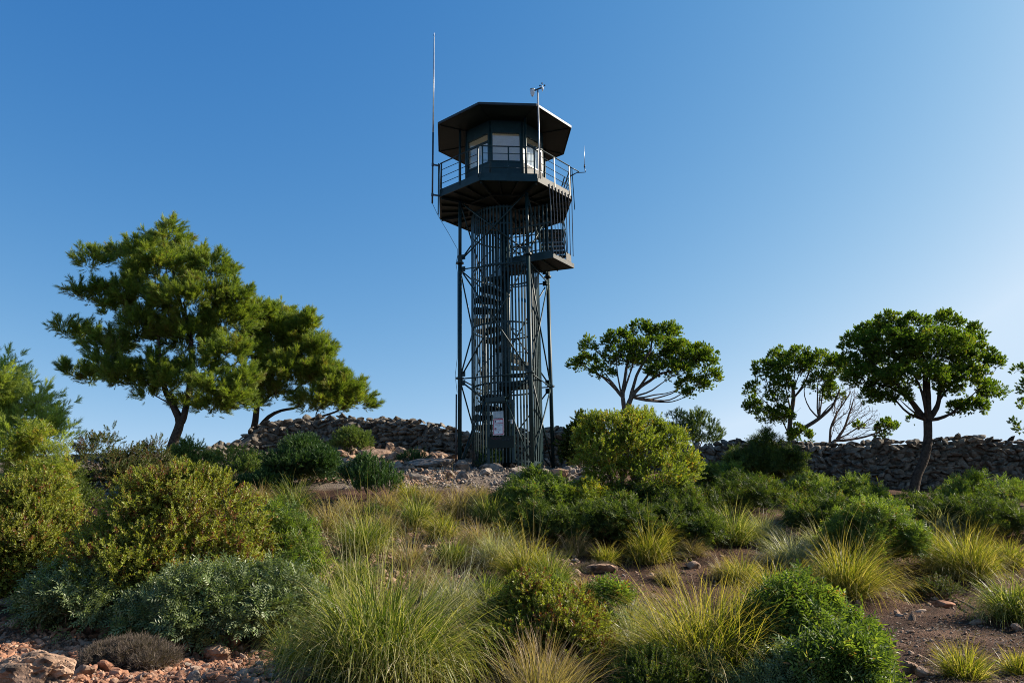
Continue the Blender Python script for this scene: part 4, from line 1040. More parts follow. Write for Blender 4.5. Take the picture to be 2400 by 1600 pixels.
# loose stones: the larger ones are objects, copied from a few shapes
PROT = {}
def stone_proto(mat, k):
    key = (mat, k)
    if key not in PROT:
        V, F = _ROCKS[3][k]
        me = link_mesh('rock', V, [F], M[mat], None, np.full(len(V), k*.1)); PROT[key] = me.data; bpy.data.objects.remove(me)
    return PROT[key]
def stones_at(n, box, smin, smax, mat, label, group, seed, power=2.2, ymax=None):
    r_ = np.random.default_rng(seed); out = 0
    while out < n:
        u = r_.uniform(box[0], box[2]); v = r_.uniform(box[1], box[3]); p = hit(u, v); s = smin+(smax-smin)*r_.random()**power
        o = bpy.data.objects.new('rock', stone_proto(mat, int(r_.integers(0, 10)))); C.objects.link(o)
        o.location = (p[0], p[1], p[2]+s*.18); o.scale = (s, s*r_.uniform(.7, 1), s*r_.uniform(.7, 1.1)); o.rotation_euler = (r_.normal(0, .3), r_.normal(0, .3), r_.uniform(0, 6.28))
        tag(o, label, 'rock', group); out += 1
stones_at(95, (780, 1015, 1075, 1085), .09, .36, 'rock_tan', 'tan rock lying in the rubble slope between wall and tower', 'rubble rocks left of the tower', 1)
stones_at(60, (700, 1085, 1180, 1125), .06, .28, 'rock_grey', 'grey rock on the stony terrace below the tower', 'rocks on the tower terrace', 2)
stones_at(45, (1180, 1088, 1420, 1130), .10, .34, 'rock_grey', 'grey slab in the stone pile right below the tower', 'slabs right below the tower', 3)
stones_at(85, (0, 1480, 660, 1600), .035, .11, 'rock_red', 'orange stone on the stony ground at the lower left', 'stones at the lower left', 4)
stones_at(24, (380, 1545, 700, 1600), .03, .09, 'rock_grey', 'grey stone on the stony ground below the silvery bush', 'grey stones below the silvery bush', 5)
def gravel(name, label, n, box, smin, smax, mat, lvl=1, power=2.5):
    u = rng.uniform(box[0], box[2], n); dlo = hit(np.mean(box[::2]), box[3])[1]; dhi = hit(np.mean(box[::2]), box[1])[1]
    d = rng.uniform(dlo**.5, dhi**.5, n)**2; x = np.array([at(a, 1300, 1.0)[0] for a in u])*d
    s = smin+(smax-smin)*rng.random(n)**power
    P = np.stack([x, d, zg(x, d)+s*.15], -1)
    o = rocks_mesh(name, P, s, mat, lvl); tag(o, label, 'gravel', kind='stuff'); return o
gravel('gravel', 'orange gravel and small stones covering the ground at the lower left', 7000, (-250, 1440, 700, 1640), .008, .045, M['rock_red'])
gravel('gravel', 'broken reddish stones mixed with the gravel at the lower left', 1500, (-250, 1430, 700, 1640), .02, .065, M['rock_red'], 2)
gravel('gravel', 'small pale rubble covering the slope between wall and tower', 5000, (690, 1010, 1090, 1130), .015, .09, M['rock_tan'])
gravel('gravel', 'small grey rubble on the terrace below the tower', 3500, (800, 1085, 1440, 1150), .015, .08, M['rock_grey'])
gravel('gravel', 'broken brown stones along the edges of the dirt path', 500, (1250, 1290, 2500, 1640), .02, .07, M['rock_tan'], 2, power=2.5)
gravel('gravel', 'brown pebbles scattered on the dirt path at the right', 6000, (1250, 1270, 2500, 1640), .005, .028, M['rock_tan'], power=3)
gravel('gravel', 'loose stones on the bare soil between the middle tussocks', 3500, (650, 1190, 1350, 1400), .012, .09, M['rock_tan'])

# ------------------------------------------------------------------ trees
def path_px(pts, d, k=.68): 
    out = []
    for p in pts:
        dd = p[3] if len(p) > 3 else d
        q = at(p[0], p[1], dd); out.append((q, p[2]*k/ppm(q)))
    return out
def z1(x, y): return x/2.529, 480+y/2.529
def z2(x, y): return 1300+x/2.138, 700+y/2.138
def lobes_z(f, sc, L, d, jit=.7, depth=1.0, grow_=1.0):
    out = []; r_ = np.random.default_rng(8)
    for l in L:
        u, v = f(l[0], l[1]); dd = d+(l[4] if len(l) > 4 else r_.uniform(-jit, jit)); out.append(px_lobe(u, v, l[2]/sc*grow_, l[3]/sc*grow_, dd, depth))
    return out
dP = 26.5
L1_ = [(1000,165,40,45),(990,255,105,75),(850,310,95,75),(735,320,55,55),(1140,345,85,75),(555,365,75,55),(950,420,190,100),(1250,410,115,90),(470,540,40,45),(620,560,110,80),(790,560,120,100),(1390,560,70,80),(1150,600,230,130),(375,735,50,26),(500,790,95,50),(640,850,120,70),(850,760,140,110),(1100,810,210,130),(1350,720,140,130),(420,1010,55,36),(560,1040,95,55),(720,1030,120,70),(900,1000,140,80),(1440,1050,70,70),(1250,1120,140,60),(1350,900,120,80),(1380,1190,80,50)]
t1 = path_px([(402, 1060, 20), (412, 1020, 16), (425, 990, 15)], dP)
t1b = path_px([(425, 990, 15), (405, 950, 11), (385, 905, 9), (372, 850, 6, dP-.4), (372, 760, 4, dP-.5)], dP)
t1c = path_px([(425, 990, 14), (440, 940, 10), (446, 880, 9), (450, 800, 7), (420, 700, 5), (400, 600, 3)], dP)
t1d = path_px([(385, 905, 7), (330, 880, 4), (240, 850, 3), (190, 800, 2)], dP)
t1e = path_px([(446, 880, 6), (510, 868, 4), (560, 850, 3)], dP)
make_tree('pine_tree', (t1[0][0][0], t1[0][0][1], t1[0][0][2]-.2), 'large dense green pine with forked leaning trunk left of the wall', 'tree', [t1, t1b, t1c, t1d, t1e], lobes_z(z1, 2.529, L1_+[(900,1140,80,35),(860,1070,110,45),(1250,1220,120,45),(1130,1190,90,45),(1010,1080,90,50),(1340,1150,110,60),(1180,1000,120,60),(640,930,90,50),(690,640,90,60)], dP, .9, 1.0, .98), 'needles', M['pine'], M['bark'], 1080, .12, 27, .23, 1300, .12, .0042, low=-.3, up=1.2, sub_in=.35, spray=.42)
dQ = 29.0
L2_ = [(1540,660,65,60),(1680,680,75,65),(1800,740,70,70),(1600,800,140,120),(1780,890,130,110),(1890,890,60,70),(1720,1030,180,100),(1900,1040,110,90),(1985,1110,80,70),(2110,1180,90,50),(1900,1190,170,45),(1500,900,70,90),(2050,1100,60,50),(1480,1180,50,60)]
t2 = path_px([(588, 1030, 12), (600, 985, 11), (602, 950, 10), (612, 900, 8), (625, 850, 6), (630, 780, 4)], dQ)
t2b = path_px([(588, 1030, 9), (610, 1000, 9), (628, 975, 7), (660, 960, 5), (700, 955, 4)], dQ)
t2c = path_px([(602, 950, 6), (640, 920, 5), (690, 915, 4), (740, 930, 3)], dQ)
t2d = path_px([(610, 1000, 6), (680, 988, 5), (740, 980, 4), (800, 960, 3)], dQ)
make_tree('pine_tree', (t2[0][0][0], t2[0][0][1], t2[0][0][2]-.2), 'wind-swept pine with several stems rising behind the left end of the wall', 'tree', [t2, t2b, t2c, t2d], lobes_z(z1, 2.529, L2_+[(1480,1080,60,60),(1620,1130,80,40)], dQ, .8, 1.0, 1.0), 'needles', M['pine'], M['bark'], 720, .13, 25, .25, 900, .15, .0045, low=-.3, up=1.1, sub_in=.30, spray=.42)
dS = 19.0
L3_ = [(20,1000,30,40),(60,1110,80,60),(210,1180,35,50),(100,1230,120,80),(300,1250,40,60),(345,1330,35,45),(250,1370,90,70),(100,1400,120,90),(-80,1100,120,120),(-60,1300,150,140),(360,1400,30,50)]
t3 = path_px([(-10, 1200, 8), (-10, 1100, 7), (10, 1000, 5), (5, 900, 3)], dS)
t3b = path_px([(-10, 1150, 6), (50, 1080, 4), (90, 1000, 2.5)], dS)
make_tree('pine_tree', (t3[0][0][0], t3[0][0][1], t3[0][0][2]), 'pale feathery young pine cut by the left edge of the picture', 'tree', [t3, t3b], lobes_z(z1, 2.529, L3_, dS, .7), 'needles', M['pine_pale'], M['twig'], 230, .10, 18, .19, 500, .12, .0035, low=-.2, up=1.2, sub_in=.25, spray=.5)
# evergreen trees on the right
def limbs(start, lobes, r0, seed, every=1, sag=.12):
    out = []; r_ = np.random.default_rng(seed); st = np.array(start[0], float)
    for c, rad in lobes[::every]:
        c = np.array(c, float); v = c-st; L_ = np.linalg.norm(v)
        if L_ < .5: continue
        n_ = max(4, int(L_/.32)); pts = []; w_ = np.zeros(3); side = unit(np.cross(v, [0, 0, 1.]))*r_.normal(0, .06)*L_
        for i in range(n_+1):
            t = i/n_; w_ = w_*.75+r_.normal(0, .05, 3)*(0 if i in (0,) else 1)
            q = st+v*t+np.array([0, 0, -sag*L_*math.sin(math.pi*t)*(1 if v[2] < L_*.7 else -.2)])+side*math.sin(math.pi*t)*1.5+w_*min(1, t*4)
            pts.append((q, r0*(1-t)**.8*(.55+.45*min(1, rad[0]/1.0))+.007))
        out.append(pts)
    return out
dA = 27.0
LA = [(170,240,32,36),(160,335,70,50),(310,210,58,52),(430,165,55,48),(560,190,85,55),(480,260,130,55),(640,300,110,80),(740,310,75,60),(775,400,50,45),(690,440,70,40),(330,300,90,60),(235,375,60,30),(695,480,40,22),(580,370,110,45),(460,330,70,30)]
ta = path_px([(1468, 975, 11), (1470, 955, 10), (1478, 930, 8), (1500, 905, 6), (1545, 875, 4), (1600, 860, 3)], dA)
tb = path_px([(1465, 965, 9), (1458, 930, 7), (1462, 900, 6), (1470, 850, 4), (1480, 820, 3)], dA)
tc = path_px([(1458, 930, 5), (1430, 890, 4), (1390, 870, 3), (1375, 860, 2)], dA)
td = path_px([(1478, 930, 6), (1490, 880, 5), (1520, 830, 4), (1530, 800, 3)], dA)
make_tree('evergreen_tree', (ta[0][0][0], ta[0][0][1], ta[0][0][2]), 'flat topped evergreen tree with bare fanned limbs behind the yellowing shrub', 'tree', [ta, tb, tc, td]+limbs(tb[1], [px_lobe(*z2(x, y), 20, 20, dA+j) for x, y, j in ((170, 330, 0), (240, 350, .4), (310, 240, -.3), (380, 330, .5), (430, 200, .1))], .045, 1)+limbs(ta[2], [px_lobe(*z2(x, y), 20, 20, dA+j) for x, y, j in ((560, 220, .3), (600, 380, -.4), (660, 440, .2), (740, 340, 0), (770, 400, .4), (690, 475, -.2), (490, 300, .5))], .045, 2), lobes_z(z2, 2.138, LA, dA, .6, 1.0, 1.1), 'rosette', M['holm'], M['bark_grey'], 760, .15, 16, .105, 800, .45, .0034, low=-.35, up=.5, sub_in=.45, inner=60, holes=.13)
dB = 26.5
LB = [(1230,290,58,45),(1130,300,50,45),(1060,365,50,50),(1000,460,42,35),(990,545,35,45),(1060,590,45,45),(1190,350,80,45),(1330,330,85,55),(1330,420,60,40),(1150,590,45,50),(1230,690,45,50),(1130,430,60,40),(1110,500,50,30),(1420,360,50,60),(1400,480,50,50)]
ta = path_px([(1860, 1050, 10), (1850, 1020, 9), (1853, 970, 7), (1862, 930, 5), (1850, 880, 3.5)], dB)
tb = path_px([(1850, 1030, 9), (1880, 1005, 7), (1920, 980, 6), (1950, 955, 4), (1965, 920, 3)], dB)
tc = path_px([(1862, 930, 4), (1890, 890, 3), (1900, 850, 2)], dB)
make_tree('evergreen_tree', (ta[0][0][0], ta[0][0][1], ta[0][0][2]-.1), 'thin crowned evergreen tree with open branches left of the round-headed tree', 'tree', [ta, tb, tc]+limbs(ta[2], [px_lobe(*z2(x, y), 20, 20, dB+j) for x, y, j in ((1000, 460, 0), (990, 545, .3), (1070, 370, -.3), (1130, 310, .2), (1230, 300, -.2), (1060, 590, .2), (1190, 350, .5))], .035, 3)+limbs(tb[2], [px_lobe(*z2(x, y), 20, 20, dB+j) for x, y, j in ((1330, 330, 0), (1400, 370, .3), (1420, 480, -.2), (1330, 430, .3), (1260, 400, -.3))], .035, 4), lobes_z(z2, 2.138, LB, dB, .5, 1.0, 1.1), 'rosette', M['holm'], M['bark_grey'], 600, .14, 15, .10, 700, .45, .0034, low=-.5, up=.5, sub_in=.45, inner=60, holes=.16)
dC = 22.8
LC = [(1670,115,45,45),(1590,180,75,55),(1800,125,65,45),(1950,125,75,50),(2080,190,60,60),(1500,225,50,45),(1475,320,40,50),(1700,240,150,90),(1900,260,180,100),(2090,300,90,80),(2200,330,42,32),(1560,400,100,55),(1800,400,180,65),(2050,420,120,80),(2190,470,55,42),(2070,550,80,42),(1730,490,55,35),(1590,490,45,50),(1650,330,120,70),(1800,610,18,10)]
ta = path_px([(2140, 1150, 17), (2150, 1110, 15), (2168, 1070, 15), (2176, 1020, 14), (2174, 985, 14)], dC)
tb = path_px([(2174, 985, 11), (2150, 965, 8), (2130, 930, 6), (2080, 900, 4)], dC)
tc = path_px([(2174, 985, 12), (2177, 940, 9), (2170, 880, 7), (2160, 820, 5)], dC)
td = path_px([(2174, 985, 10), (2198, 955, 8), (2205, 900, 6), (2240, 850, 4), (2290, 830, 3)], dC)
g_ = hit(2135, 1152)
tc0 = (at(2140, 1150, dC)); 
make_tree('evergreen_tree', (tc0[0], tc0[1], tc0[2]-.3), 'round-headed evergreen tree with a single leaning trunk in front of the wall', 'tree', [[(tc0-np.array([.05, 0, .5]), .2)]+ta, tb, tc, td]+limbs(ta[4], [px_lobe(*z2(x, y), 20, 20, dC+j) for x, y, j in ((1500, 260, 0), (1600, 420, .4), (1680, 250, -.3), (1800, 200, .3), (1950, 200, -.2), (2070, 280, .3), (2150, 400, -.3), (2060, 520, .3), (1740, 480, -.4))], .055, 5), lobes_z(z2, 2.138, LC, dC, .55, 1.0, 1.06), 'rosette', M['holm'], M['bark'], 1300, .14, 18, .10, 900, .4, .0034, low=-.45, up=.5, sub_in=.4, inner=0, holes=.15)
# bare wind-blown tree with one leafy tip
dE = 26.6
ta = path_px([(1938, 1055, 7), (1945, 1040, 7), (1962, 1028, 6), (1978, 1005, 4), (1990, 970, 3), (2000, 940, 2)], dE)
tb = path_px([(1962, 1032, 5), (2000, 1028, 4), (2040, 1020, 3), (2075, 1005, 2)], dE)
tc = path_px([(1945, 1040, 5), (1945, 1005, 4), (1960, 970, 3), (1985, 930, 2)], dE)
tw_l = []
for k in range(520):
    a = rng.uniform(0, 1); b = rng.uniform(0, 1); u = 1950+150*a*(.3+.7*b)+rng.normal(0, 4); v = 930+100*b-35*a+30*(a-.5)**2+rng.normal(0, 5); tw_l.append(at(u, v, dE+rng.normal(0, .3)))
make_tree('bare_tree', (ta[0][0][0], ta[0][0][1], ta[0][0][2]-.1), 'nearly leafless wind-blown tree with fine twigs behind the wall', 'tree', [ta, tb, tc], lobes_z(z2, 2.138, [(1660,640,40,30),(1700,660,22,30),(1530,640,30,12),(1640,690,30,12)], dE, .3), 'rosette', M['holm'], M['twig'], 30, .12, 14, .12, 30, .5, .005, extra=np.array(tw_l), expo=.42)
# tree cut by the right edge
dF = 21.0
make_tree('evergreen_tree', tuple(hit(2500, 1150)), 'dark tree of which only a few leafy branch tips enter at the right edge', 'tree', [path_px([(2500, 1150, 14), (2490, 1060, 12), (2495, 960, 9), (2480, 900, 5)], dF)],
          [px_lobe(2400, 880, 14, 26, dF), px_lobe(2398, 945, 10, 10, dF), px_lobe(2398, 1000, 24, 22, dF), px_lobe(2450, 900, 50, 70, dF), px_lobe(2460, 990, 50, 40, dF), px_lobe(2520, 850, 80, 80, dF)], 'rosette', M['holm'], M['bark'], 110, .13, 13, .11, 140, .3, .004, low=-.5)
# shrubs seen above the wall
def bush(u, v, w_px, h_px, *a, d=None, **k):
    p = hit(u, v) if d is None else at(u, v, d); s = ppm(p); return shrub(k.pop('name', 'shrub'), a[0], k.pop('cat', 'shrub'), p, w_px/s, h_px/s, *a[1:], **k)
bush(1640, 1060, 110, 110, 'juniper bush with upright sprays rising behind the wall right of the yellowing shrub', 'scale', M['juniper_pale'], .22, 60, d=27.2, seed=4, up=1.2, low=-.5)
bush(1590, 1040, 80, 80, 'dark juniper bush behind the wall touching the yellowing shrub', 'scale', M['juniper'], .16, 50, d=26.8, seed=5)

# ------------------------------------------------------------------ shrubs on the slope
bush(395, 1440, 470, 345, 'big rounded yellow-green bush with reddish tips in the left foreground', 'fine', M['cistus'], .16, 1500, nl=11, rsub=.15, nshoot=15, seed=1, dep=.8, ntarget=240, low=-.7, holes=.14, dome=1.01)
bush(30, 1400, 290, 290, 'tall yellow-green bush filling the left edge', 'fine', M['cistus'], .16, 1100, nl=9, rsub=.15, nshoot=14, seed=2, dep=.8, ntarget=200, low=-.9, holes=.14)
bush(50, 1270, 190, 290, 'lighter green leafy bush rising behind the left edge bush', 'pinnate', M['olive'], .19, 150, nl=6, rsub=.2, nshoot=12, seed=3, up=.8, ntarget=80)
bush(205, 1470, 330, 118, 'silvery grey-green bush sprawling in front of the yellow-green bush', 'pinnate', M['mastic_grey'], .21, 170, nl=8, rsub=.14, nshoot=11, seed=4, dep=.55, ntarget=120, low=-.4, holes=.18)
bush(465, 1515, 340, 155, 'silvery grey-green bush with long shoots above the thorn cushion', 'pinnate', M['mastic_grey'], .21, 230, nl=8, rsub=.14, nshoot=12, seed=5, dep=.6, ntarget=140, low=-.4, holes=.18)
bush(640, 1500, 180, 150, 'grey-green bush between the silvery bush and the biggest tussock', 'pinnate', M['mastic_grey'], .20, 130, nl=6, rsub=.14, nshoot=11, seed=6, dep=.7, ntarget=80, holes=.20)
bush(640, 1420, 170, 240, 'fresh green leafy bush right of the big yellow-green bush', 'pinnate', M['mastic'], .22, 143, nl=6, rsub=.15, nshoot=12, seed=7, dep=.7, ntarget=90, holes=.20)
bush(230, 1190, 210, 190, 'dull dark bush with bare twisting twigs on the left skyline', 'fine', M['dusk_leaf'], .17, 190, nl=7, rsub=.2, nshoot=13, seed=8, ntarget=260, r_tip=.0055, holes=.2, low=-.3)
bush(340, 1170, 130, 140, 'reddish dull bush on the skyline beside the pine trunk', 'fine', M['dusk_leaf'], .16, 110, nl=6, rsub=.18, nshoot=12, seed=9, ntarget=170, r_tip=.005)
bush(440, 1110, 130, 75, 'pale juniper cushion at the foot of the big pine', 'scale', M['juniper_pale'], .17, 110, nl=6, rsub=.16, nshoot=12, seed=10)
bush(375, 1150, 130, 60, 'low green cushion shrub left below the big pine', 'fine', M['mastic'], .15, 60, seed=50)
bush(545, 1100, 120, 45, 'low bright green shrub below the left end of the wall', 'fine', M['mastic'], .14, 60, nl=6, seed=11)
bush(490, 1135, 90, 45, 'small green cushion shrub left of the dark juniper', 'fine', M['mastic_dark'], .13, 50, seed=12)
bush(592, 1125, 95, 62, 'small rounded green shrub touching the dark juniper on its left', 'fine', M['mastic'], .13, 70, seed=13)
bush(705, 1145, 185, 120, 'large dark green juniper dome below the stone wall', 'scale', M['juniper'], .20, 260, nl=8, rsub=.17, nshoot=16, seed=14, dep=.9, low=-.2)
bush(620, 1165, 130, 60, 'low green shrub at the left foot of the dark juniper', 'scale', M['juniper'], .2, 60, seed=15, up=1.0)
bush(818, 1066, 104, 64, 'round olive green shrub on the rubble below the wall', 'scale', M['juniper_pale'], .16, 120, nl=6, rsub=.14, nshoot=15, seed=16)
bush(868, 1178, 130, 112, 'dark upright rosemary bush below the rubble slope', 'scale', M['juniper'], .22, 90, nl=7, rsub=.15, nshoot=12, seed=17, up=1.4, holes=.15)
bush(750, 1092, 34, 22, 'tiny green shrub right of the dark juniper', 'fine', M['mastic_dark'], .10, 18, seed=18)
bush(965, 1088, 70, 26, 'low dark tuft of shrub among the rubble left of the tower', 'scale', M['juniper'], .14, 26, seed=19)
bush(1145, 1098, 46, 44, 'small dark green shrub growing against the tower gate', 'scale', M['juniper'], .16, 40, seed=20, up=1.0)
bush(1250, 1215, 190, 95, 'low bright green mastic bush just below the tower terrace', 'pinnate', M['mastic'], .22, 165, nl=8, rsub=.15, nshoot=13, seed=21, dome=.6, holes=.20)
bush(1370, 1210, 130, 80, 'low yellowish green bush left of the yellowing shrub trunk', 'pinnate', M['olive'], .15, 90, nl=6, seed=22)
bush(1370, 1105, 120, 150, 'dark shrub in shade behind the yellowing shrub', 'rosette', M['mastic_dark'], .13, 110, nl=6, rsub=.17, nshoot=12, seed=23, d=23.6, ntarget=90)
# yellowing small tree
dY = 18.3; yb = hit(1455, 1205)
LY = [px_lobe(u, v+10, a*.95, b*.95, yb[1]+dd) for u, v, a, b, dd in ((1440,1000,65,35,0),(1500,990,55,35,.3),(1385,1020,35,35,0),(1400,1060,50,45,-.3),(1480,1050,75,55,0),(1560,1030,45,40,.2),(1590,1085,45,40,0),(1540,1110,75,45,-.4),(1440,1110,65,40,-.2),(1480,1150,60,25,0),(1570,1140,50,30,.2),(1420,1150,35,25,.2),(1390,980,25,15,.1))]
make_tree('yellowing_shrub', tuple(yb), 'tall yellow and green shrub on a short trunk right of the tower', 'shrub', [path_px([(1455, 1210, 9), (1452, 1180, 8), (1455, 1150, 6), (1465, 1100, 4), (1475, 1050, 3)], yb[1]), path_px([(1452, 1180, 6), (1430, 1120, 4), (1410, 1060, 3)], yb[1]), path_px([(1455, 1150, 5), (1520, 1110, 4), (1570, 1060, 3)], yb[1])], LY, 'fine', M['olive'], M['twig'], 560, .14, 17, .17, 400, .35, .0038, low=-.6, up=.4, holes=.17, crownname='foliage', trunkname='stems')
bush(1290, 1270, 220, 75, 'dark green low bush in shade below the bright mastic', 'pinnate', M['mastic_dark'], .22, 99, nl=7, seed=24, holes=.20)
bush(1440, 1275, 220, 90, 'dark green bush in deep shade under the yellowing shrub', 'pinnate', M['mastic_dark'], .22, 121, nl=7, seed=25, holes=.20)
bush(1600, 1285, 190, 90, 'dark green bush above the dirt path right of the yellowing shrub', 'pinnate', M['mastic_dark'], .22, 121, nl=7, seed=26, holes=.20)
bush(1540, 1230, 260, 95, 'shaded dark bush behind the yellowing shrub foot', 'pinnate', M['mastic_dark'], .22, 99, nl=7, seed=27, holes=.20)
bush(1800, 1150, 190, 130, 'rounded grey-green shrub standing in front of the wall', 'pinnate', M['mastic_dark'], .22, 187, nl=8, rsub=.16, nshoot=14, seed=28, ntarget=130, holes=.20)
bush(1690, 1155, 120, 55, 'low bright green bush right behind the yellowing shrub', 'pinnate', M['mastic'], .22, 66, nl=6, seed=29, holes=.20)
bush(1760, 1215, 240, 90, 'low dull green bush below the rounded shrub', 'pinnate', M['mastic_dark'], .22, 88, nl=6, seed=30, holes=.20)
bush(1900, 1185, 150, 55, 'low leafy bush between rounded shrub and leaning tree', 'pinnate', M['mastic'], .22, 66, nl=6, seed=31, holes=.20)
bush(2010, 1200, 130, 70, 'bright green bush left of the leaning tree foot', 'pinnate', M['mastic'], .22, 77, nl=6, seed=32, holes=.20)
bush(2060, 1250, 130, 70, 'green bush in front of the leaning tree foot', 'pinnate', M['mastic'], .22, 77, nl=6, seed=33, holes=.20)
bush(2060, 1330, 220, 145, 'big glossy dark green bush between the tussocks at the right', 'pinnate', M['mastic'], .22, 231, nl=8, rsub=.15, nshoot=14, seed=34, ntarget=120, holes=.20)
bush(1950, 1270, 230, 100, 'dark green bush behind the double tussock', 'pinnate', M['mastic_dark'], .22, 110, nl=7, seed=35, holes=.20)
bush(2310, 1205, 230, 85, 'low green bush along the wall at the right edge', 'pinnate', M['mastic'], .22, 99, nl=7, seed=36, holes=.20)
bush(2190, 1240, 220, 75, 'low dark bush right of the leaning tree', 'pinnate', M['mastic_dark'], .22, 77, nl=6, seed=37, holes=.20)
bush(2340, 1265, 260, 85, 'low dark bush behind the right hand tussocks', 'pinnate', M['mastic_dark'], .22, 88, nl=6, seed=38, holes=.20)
bush(1265, 1570, 330, 200, 'dense yellow-green bush with dark hollows in the lower centre', 'fine', M['cistus'], .12, 900, nl=9, rsub=.11, nshoot=16, seed=39, ntarget=160, low=-.6, holes=.14)
bush(1300, 1420, 60, 40, 'bright green leafy sprig above the lower central bush', 'pinnate', M['mastic'], .14, 16, seed=40, up=1.0, holes=.20)
bush(1432, 1500, 55, 95, 'narrow upright bright green sapling right of the central bush', 'pinnate', M['mastic'], .22, 26, seed=41, up=1.2, nl=4, holes=.20)
bush(1880, 1590, 210, 185, 'leafy green mastic bush beside the soil patch at the lower right', 'pinnate', M['mastic'], .22, 242, nl=8, rsub=.13, nshoot=12, seed=42, ntarget=180, low=-.3, holes=.16)
bush(1955, 1620, 180, 140, 'right hand lobe of green mastic over the bare soil', 'pinnate', M['mastic'], .22, 165, nl=6, rsub=.12, nshoot=12, seed=43, holes=.16)
bush(1990, 1660, 130, 120, 'lowest spray of the green mastic at the bottom edge', 'pinnate', M['mastic'], .22, 88, nl=6, rsub=.12, nshoot=12, seed=60, holes=.20)
bush(1870, 1670, 200, 110, 'twiggy grey-green mastic at the bottom edge below the green one', 'pinnate', M['mastic_grey'], .15, 110, nl=6, rsub=.12, nshoot=12, seed=61, holes=.18)
bush(1550, 1660, 230, 120, 'dark low bush in front of the yellow tussock at the bottom', 'fine', M['mastic_dark'], .08, 240, nl=8, rsub=.11, nshoot=16, seed=44)
bush(1475, 1610, 110, 80, 'small dark green bush left of the yellow tussock', 'fine', M['mastic_dark'], .08, 100, nl=6, rsub=.11, nshoot=14, seed=45)
bush(1700, 1650, 160, 80, 'silvery low shrub at the bottom edge under the yellow tussock', 'pinnate', M['mastic_grey'], .13, 60, seed=46, holes=.20)
bush(2205, 1405, 80, 40, 'low grey-brown shrublet on the bare soil at the right', 'fine', M['dusk_leaf'], .09, 40, seed=47)
bush(310, 1566, 215, 54, 'grey dead thorn cushion on the stony ground at the lower left', 'thorn', M['dead'], .07, 260, rsub=.09, nshoot=20, seed=48, dep=.6, nl=8, name='thorn_cushion')
bush(1400, 1338, 90, 14, 'flat brown dead cushion on the dirt path', 'thorn', M['dead'], .05, 60, rsub=.06, nshoot=16, seed=49, dep=.6, name='thorn_cushion')
bush(1905, 1600, 40, 30, 'pale yellow-green tuft of shrub at the bottom of the mastic bush', 'fine', M['cistus'], .06, 20, seed=51)
bush(880, 1225, 70, 30, 'tiny dark shrub under the rosemary bush', 'fine', M['mastic_dark'], .1, 20, seed=52)
bush(130, 1215, 150, 130, 'dark shaded bush behind the left edge bush', 'fine', M['mastic_dark'], .16, 120, nl=6, rsub=.18, nshoot=12, seed=53, d=16)
# fallen stick
a, b = hit(2245, 1410), hit(2318, 1455)
mb = MB(); mb.tube([a+[0, 0, .03], a*.6+b*.4+[0, .02, .05], a*.3+b*.7+[0, 0, .045], b+[0, 0, .03]], [.012, .018, .018, .02], 7); mb.tube([a*.6+b*.4+[0, .02, .05], a*.55+b*.45+[.12, .12, .10]], [.008, .004], 5)
tag(mb.build('fallen_stick', M['twig'], None, True, origin=a), 'grey fallen stick lying on the soil beside the right edge tussock', 'stick')

# ------------------------------------------------------------------ tussocks
GG, GY, GDr, GP = M['grass_green'], M['grass_yellow'], M['grass_dry'], M['grass_pale']
def tus(u, v, w_px, h_px, mat, label, n=1500, tilt=1.0, droop=1.5, seed=0, stalks=0, comb=(0, 0), wd=.006, r0=None, lmin=.45):
    p = hit(u, v); s = ppm(p); H = h_px/s; W = w_px/s; L = math.hypot(H, W*.38)*1.02
    tussock(p, label, int(n*.68), L, r0 or max(.06, W*.16), tilt, droop, wd*1.8, mat, seed, stalks, (comb[0]+np.random.default_rng(seed).normal(0, .12), comb[1]+np.random.default_rng(seed+5).normal(0, .12)), lmin)
tus(890, 1600, 520, 300, GG, 'biggest green tussock with long drooping blades in the centre foreground', 5200, .85, 1.9, 1, 40, wd=.0065, r0=.42)
tus(760, 1470, 200, 170, GG, 'green tussock behind the biggest tussock on its left', 1500, .9, 1.7, 2)
tus(1265, 1680, 290, 210, GDr, 'reddish brown spiky tussock at the bottom edge of the centre', 1500, .95, .7, 3, wd=.0045)
tus(1665, 1615, 520, 245, GY, 'broad yellow-lit tussock in the right foreground', 5200, 1.0, 1.3, 4, 14, wd=.0055, r0=.35)
tus(1500, 1560, 200, 170, GP, 'pale straw tussock on the left flank of the yellow tussock', 1000, .9, 1.3, 5, wd=.004)
tus(1820, 1425, 220, 120, GY, 'yellow-green tussock in the middle of the right slope', 2000, 1.0, 1.4, 6)
tus(1985, 1400, 220, 165, GY, 'large golden tussock leaning right above the bare soil', 2600, 1.0, 1.4, 7, 10, comb=(.25, -.1))
tus(1860, 1330, 200, 90, GP, 'pale drooping tussock behind the golden one', 1600, 1.1, 1.6, 8)
tus(2270, 1355, 250, 135, GY, 'broad rounded tussock at the right in front of the dark bushes', 2800, 1.1, 1.3, 9)
tus(2375, 1455, 170, 140, GG, 'dark based tussock with drooping blades at the right edge', 1900, .95, 1.8, 10)
tus(2262, 1592, 160, 100, GY, 'spiky tussock in the lower right corner area', 1200, 1.1, .8, 11, wd=.0045)
tus(2385, 1580, 90, 75, GY, 'small spiky tussock at the lower right corner', 700, 1.1, .8, 12, wd=.0045)
tus(1520, 1318, 170, 100, GY, 'orange-tipped tussock on the path edge right of centre', 1900, 1.0, 1.4, 13, 8)
tus(1420, 1320, 90, 58, GY, 'small round tussock left of the orange-tipped one', 900, 1.1, .9, 14)
tus(1567, 1368, 80, 52, GDr, 'little brown tussock on the dirt path', 700, 1.1, .8, 15)
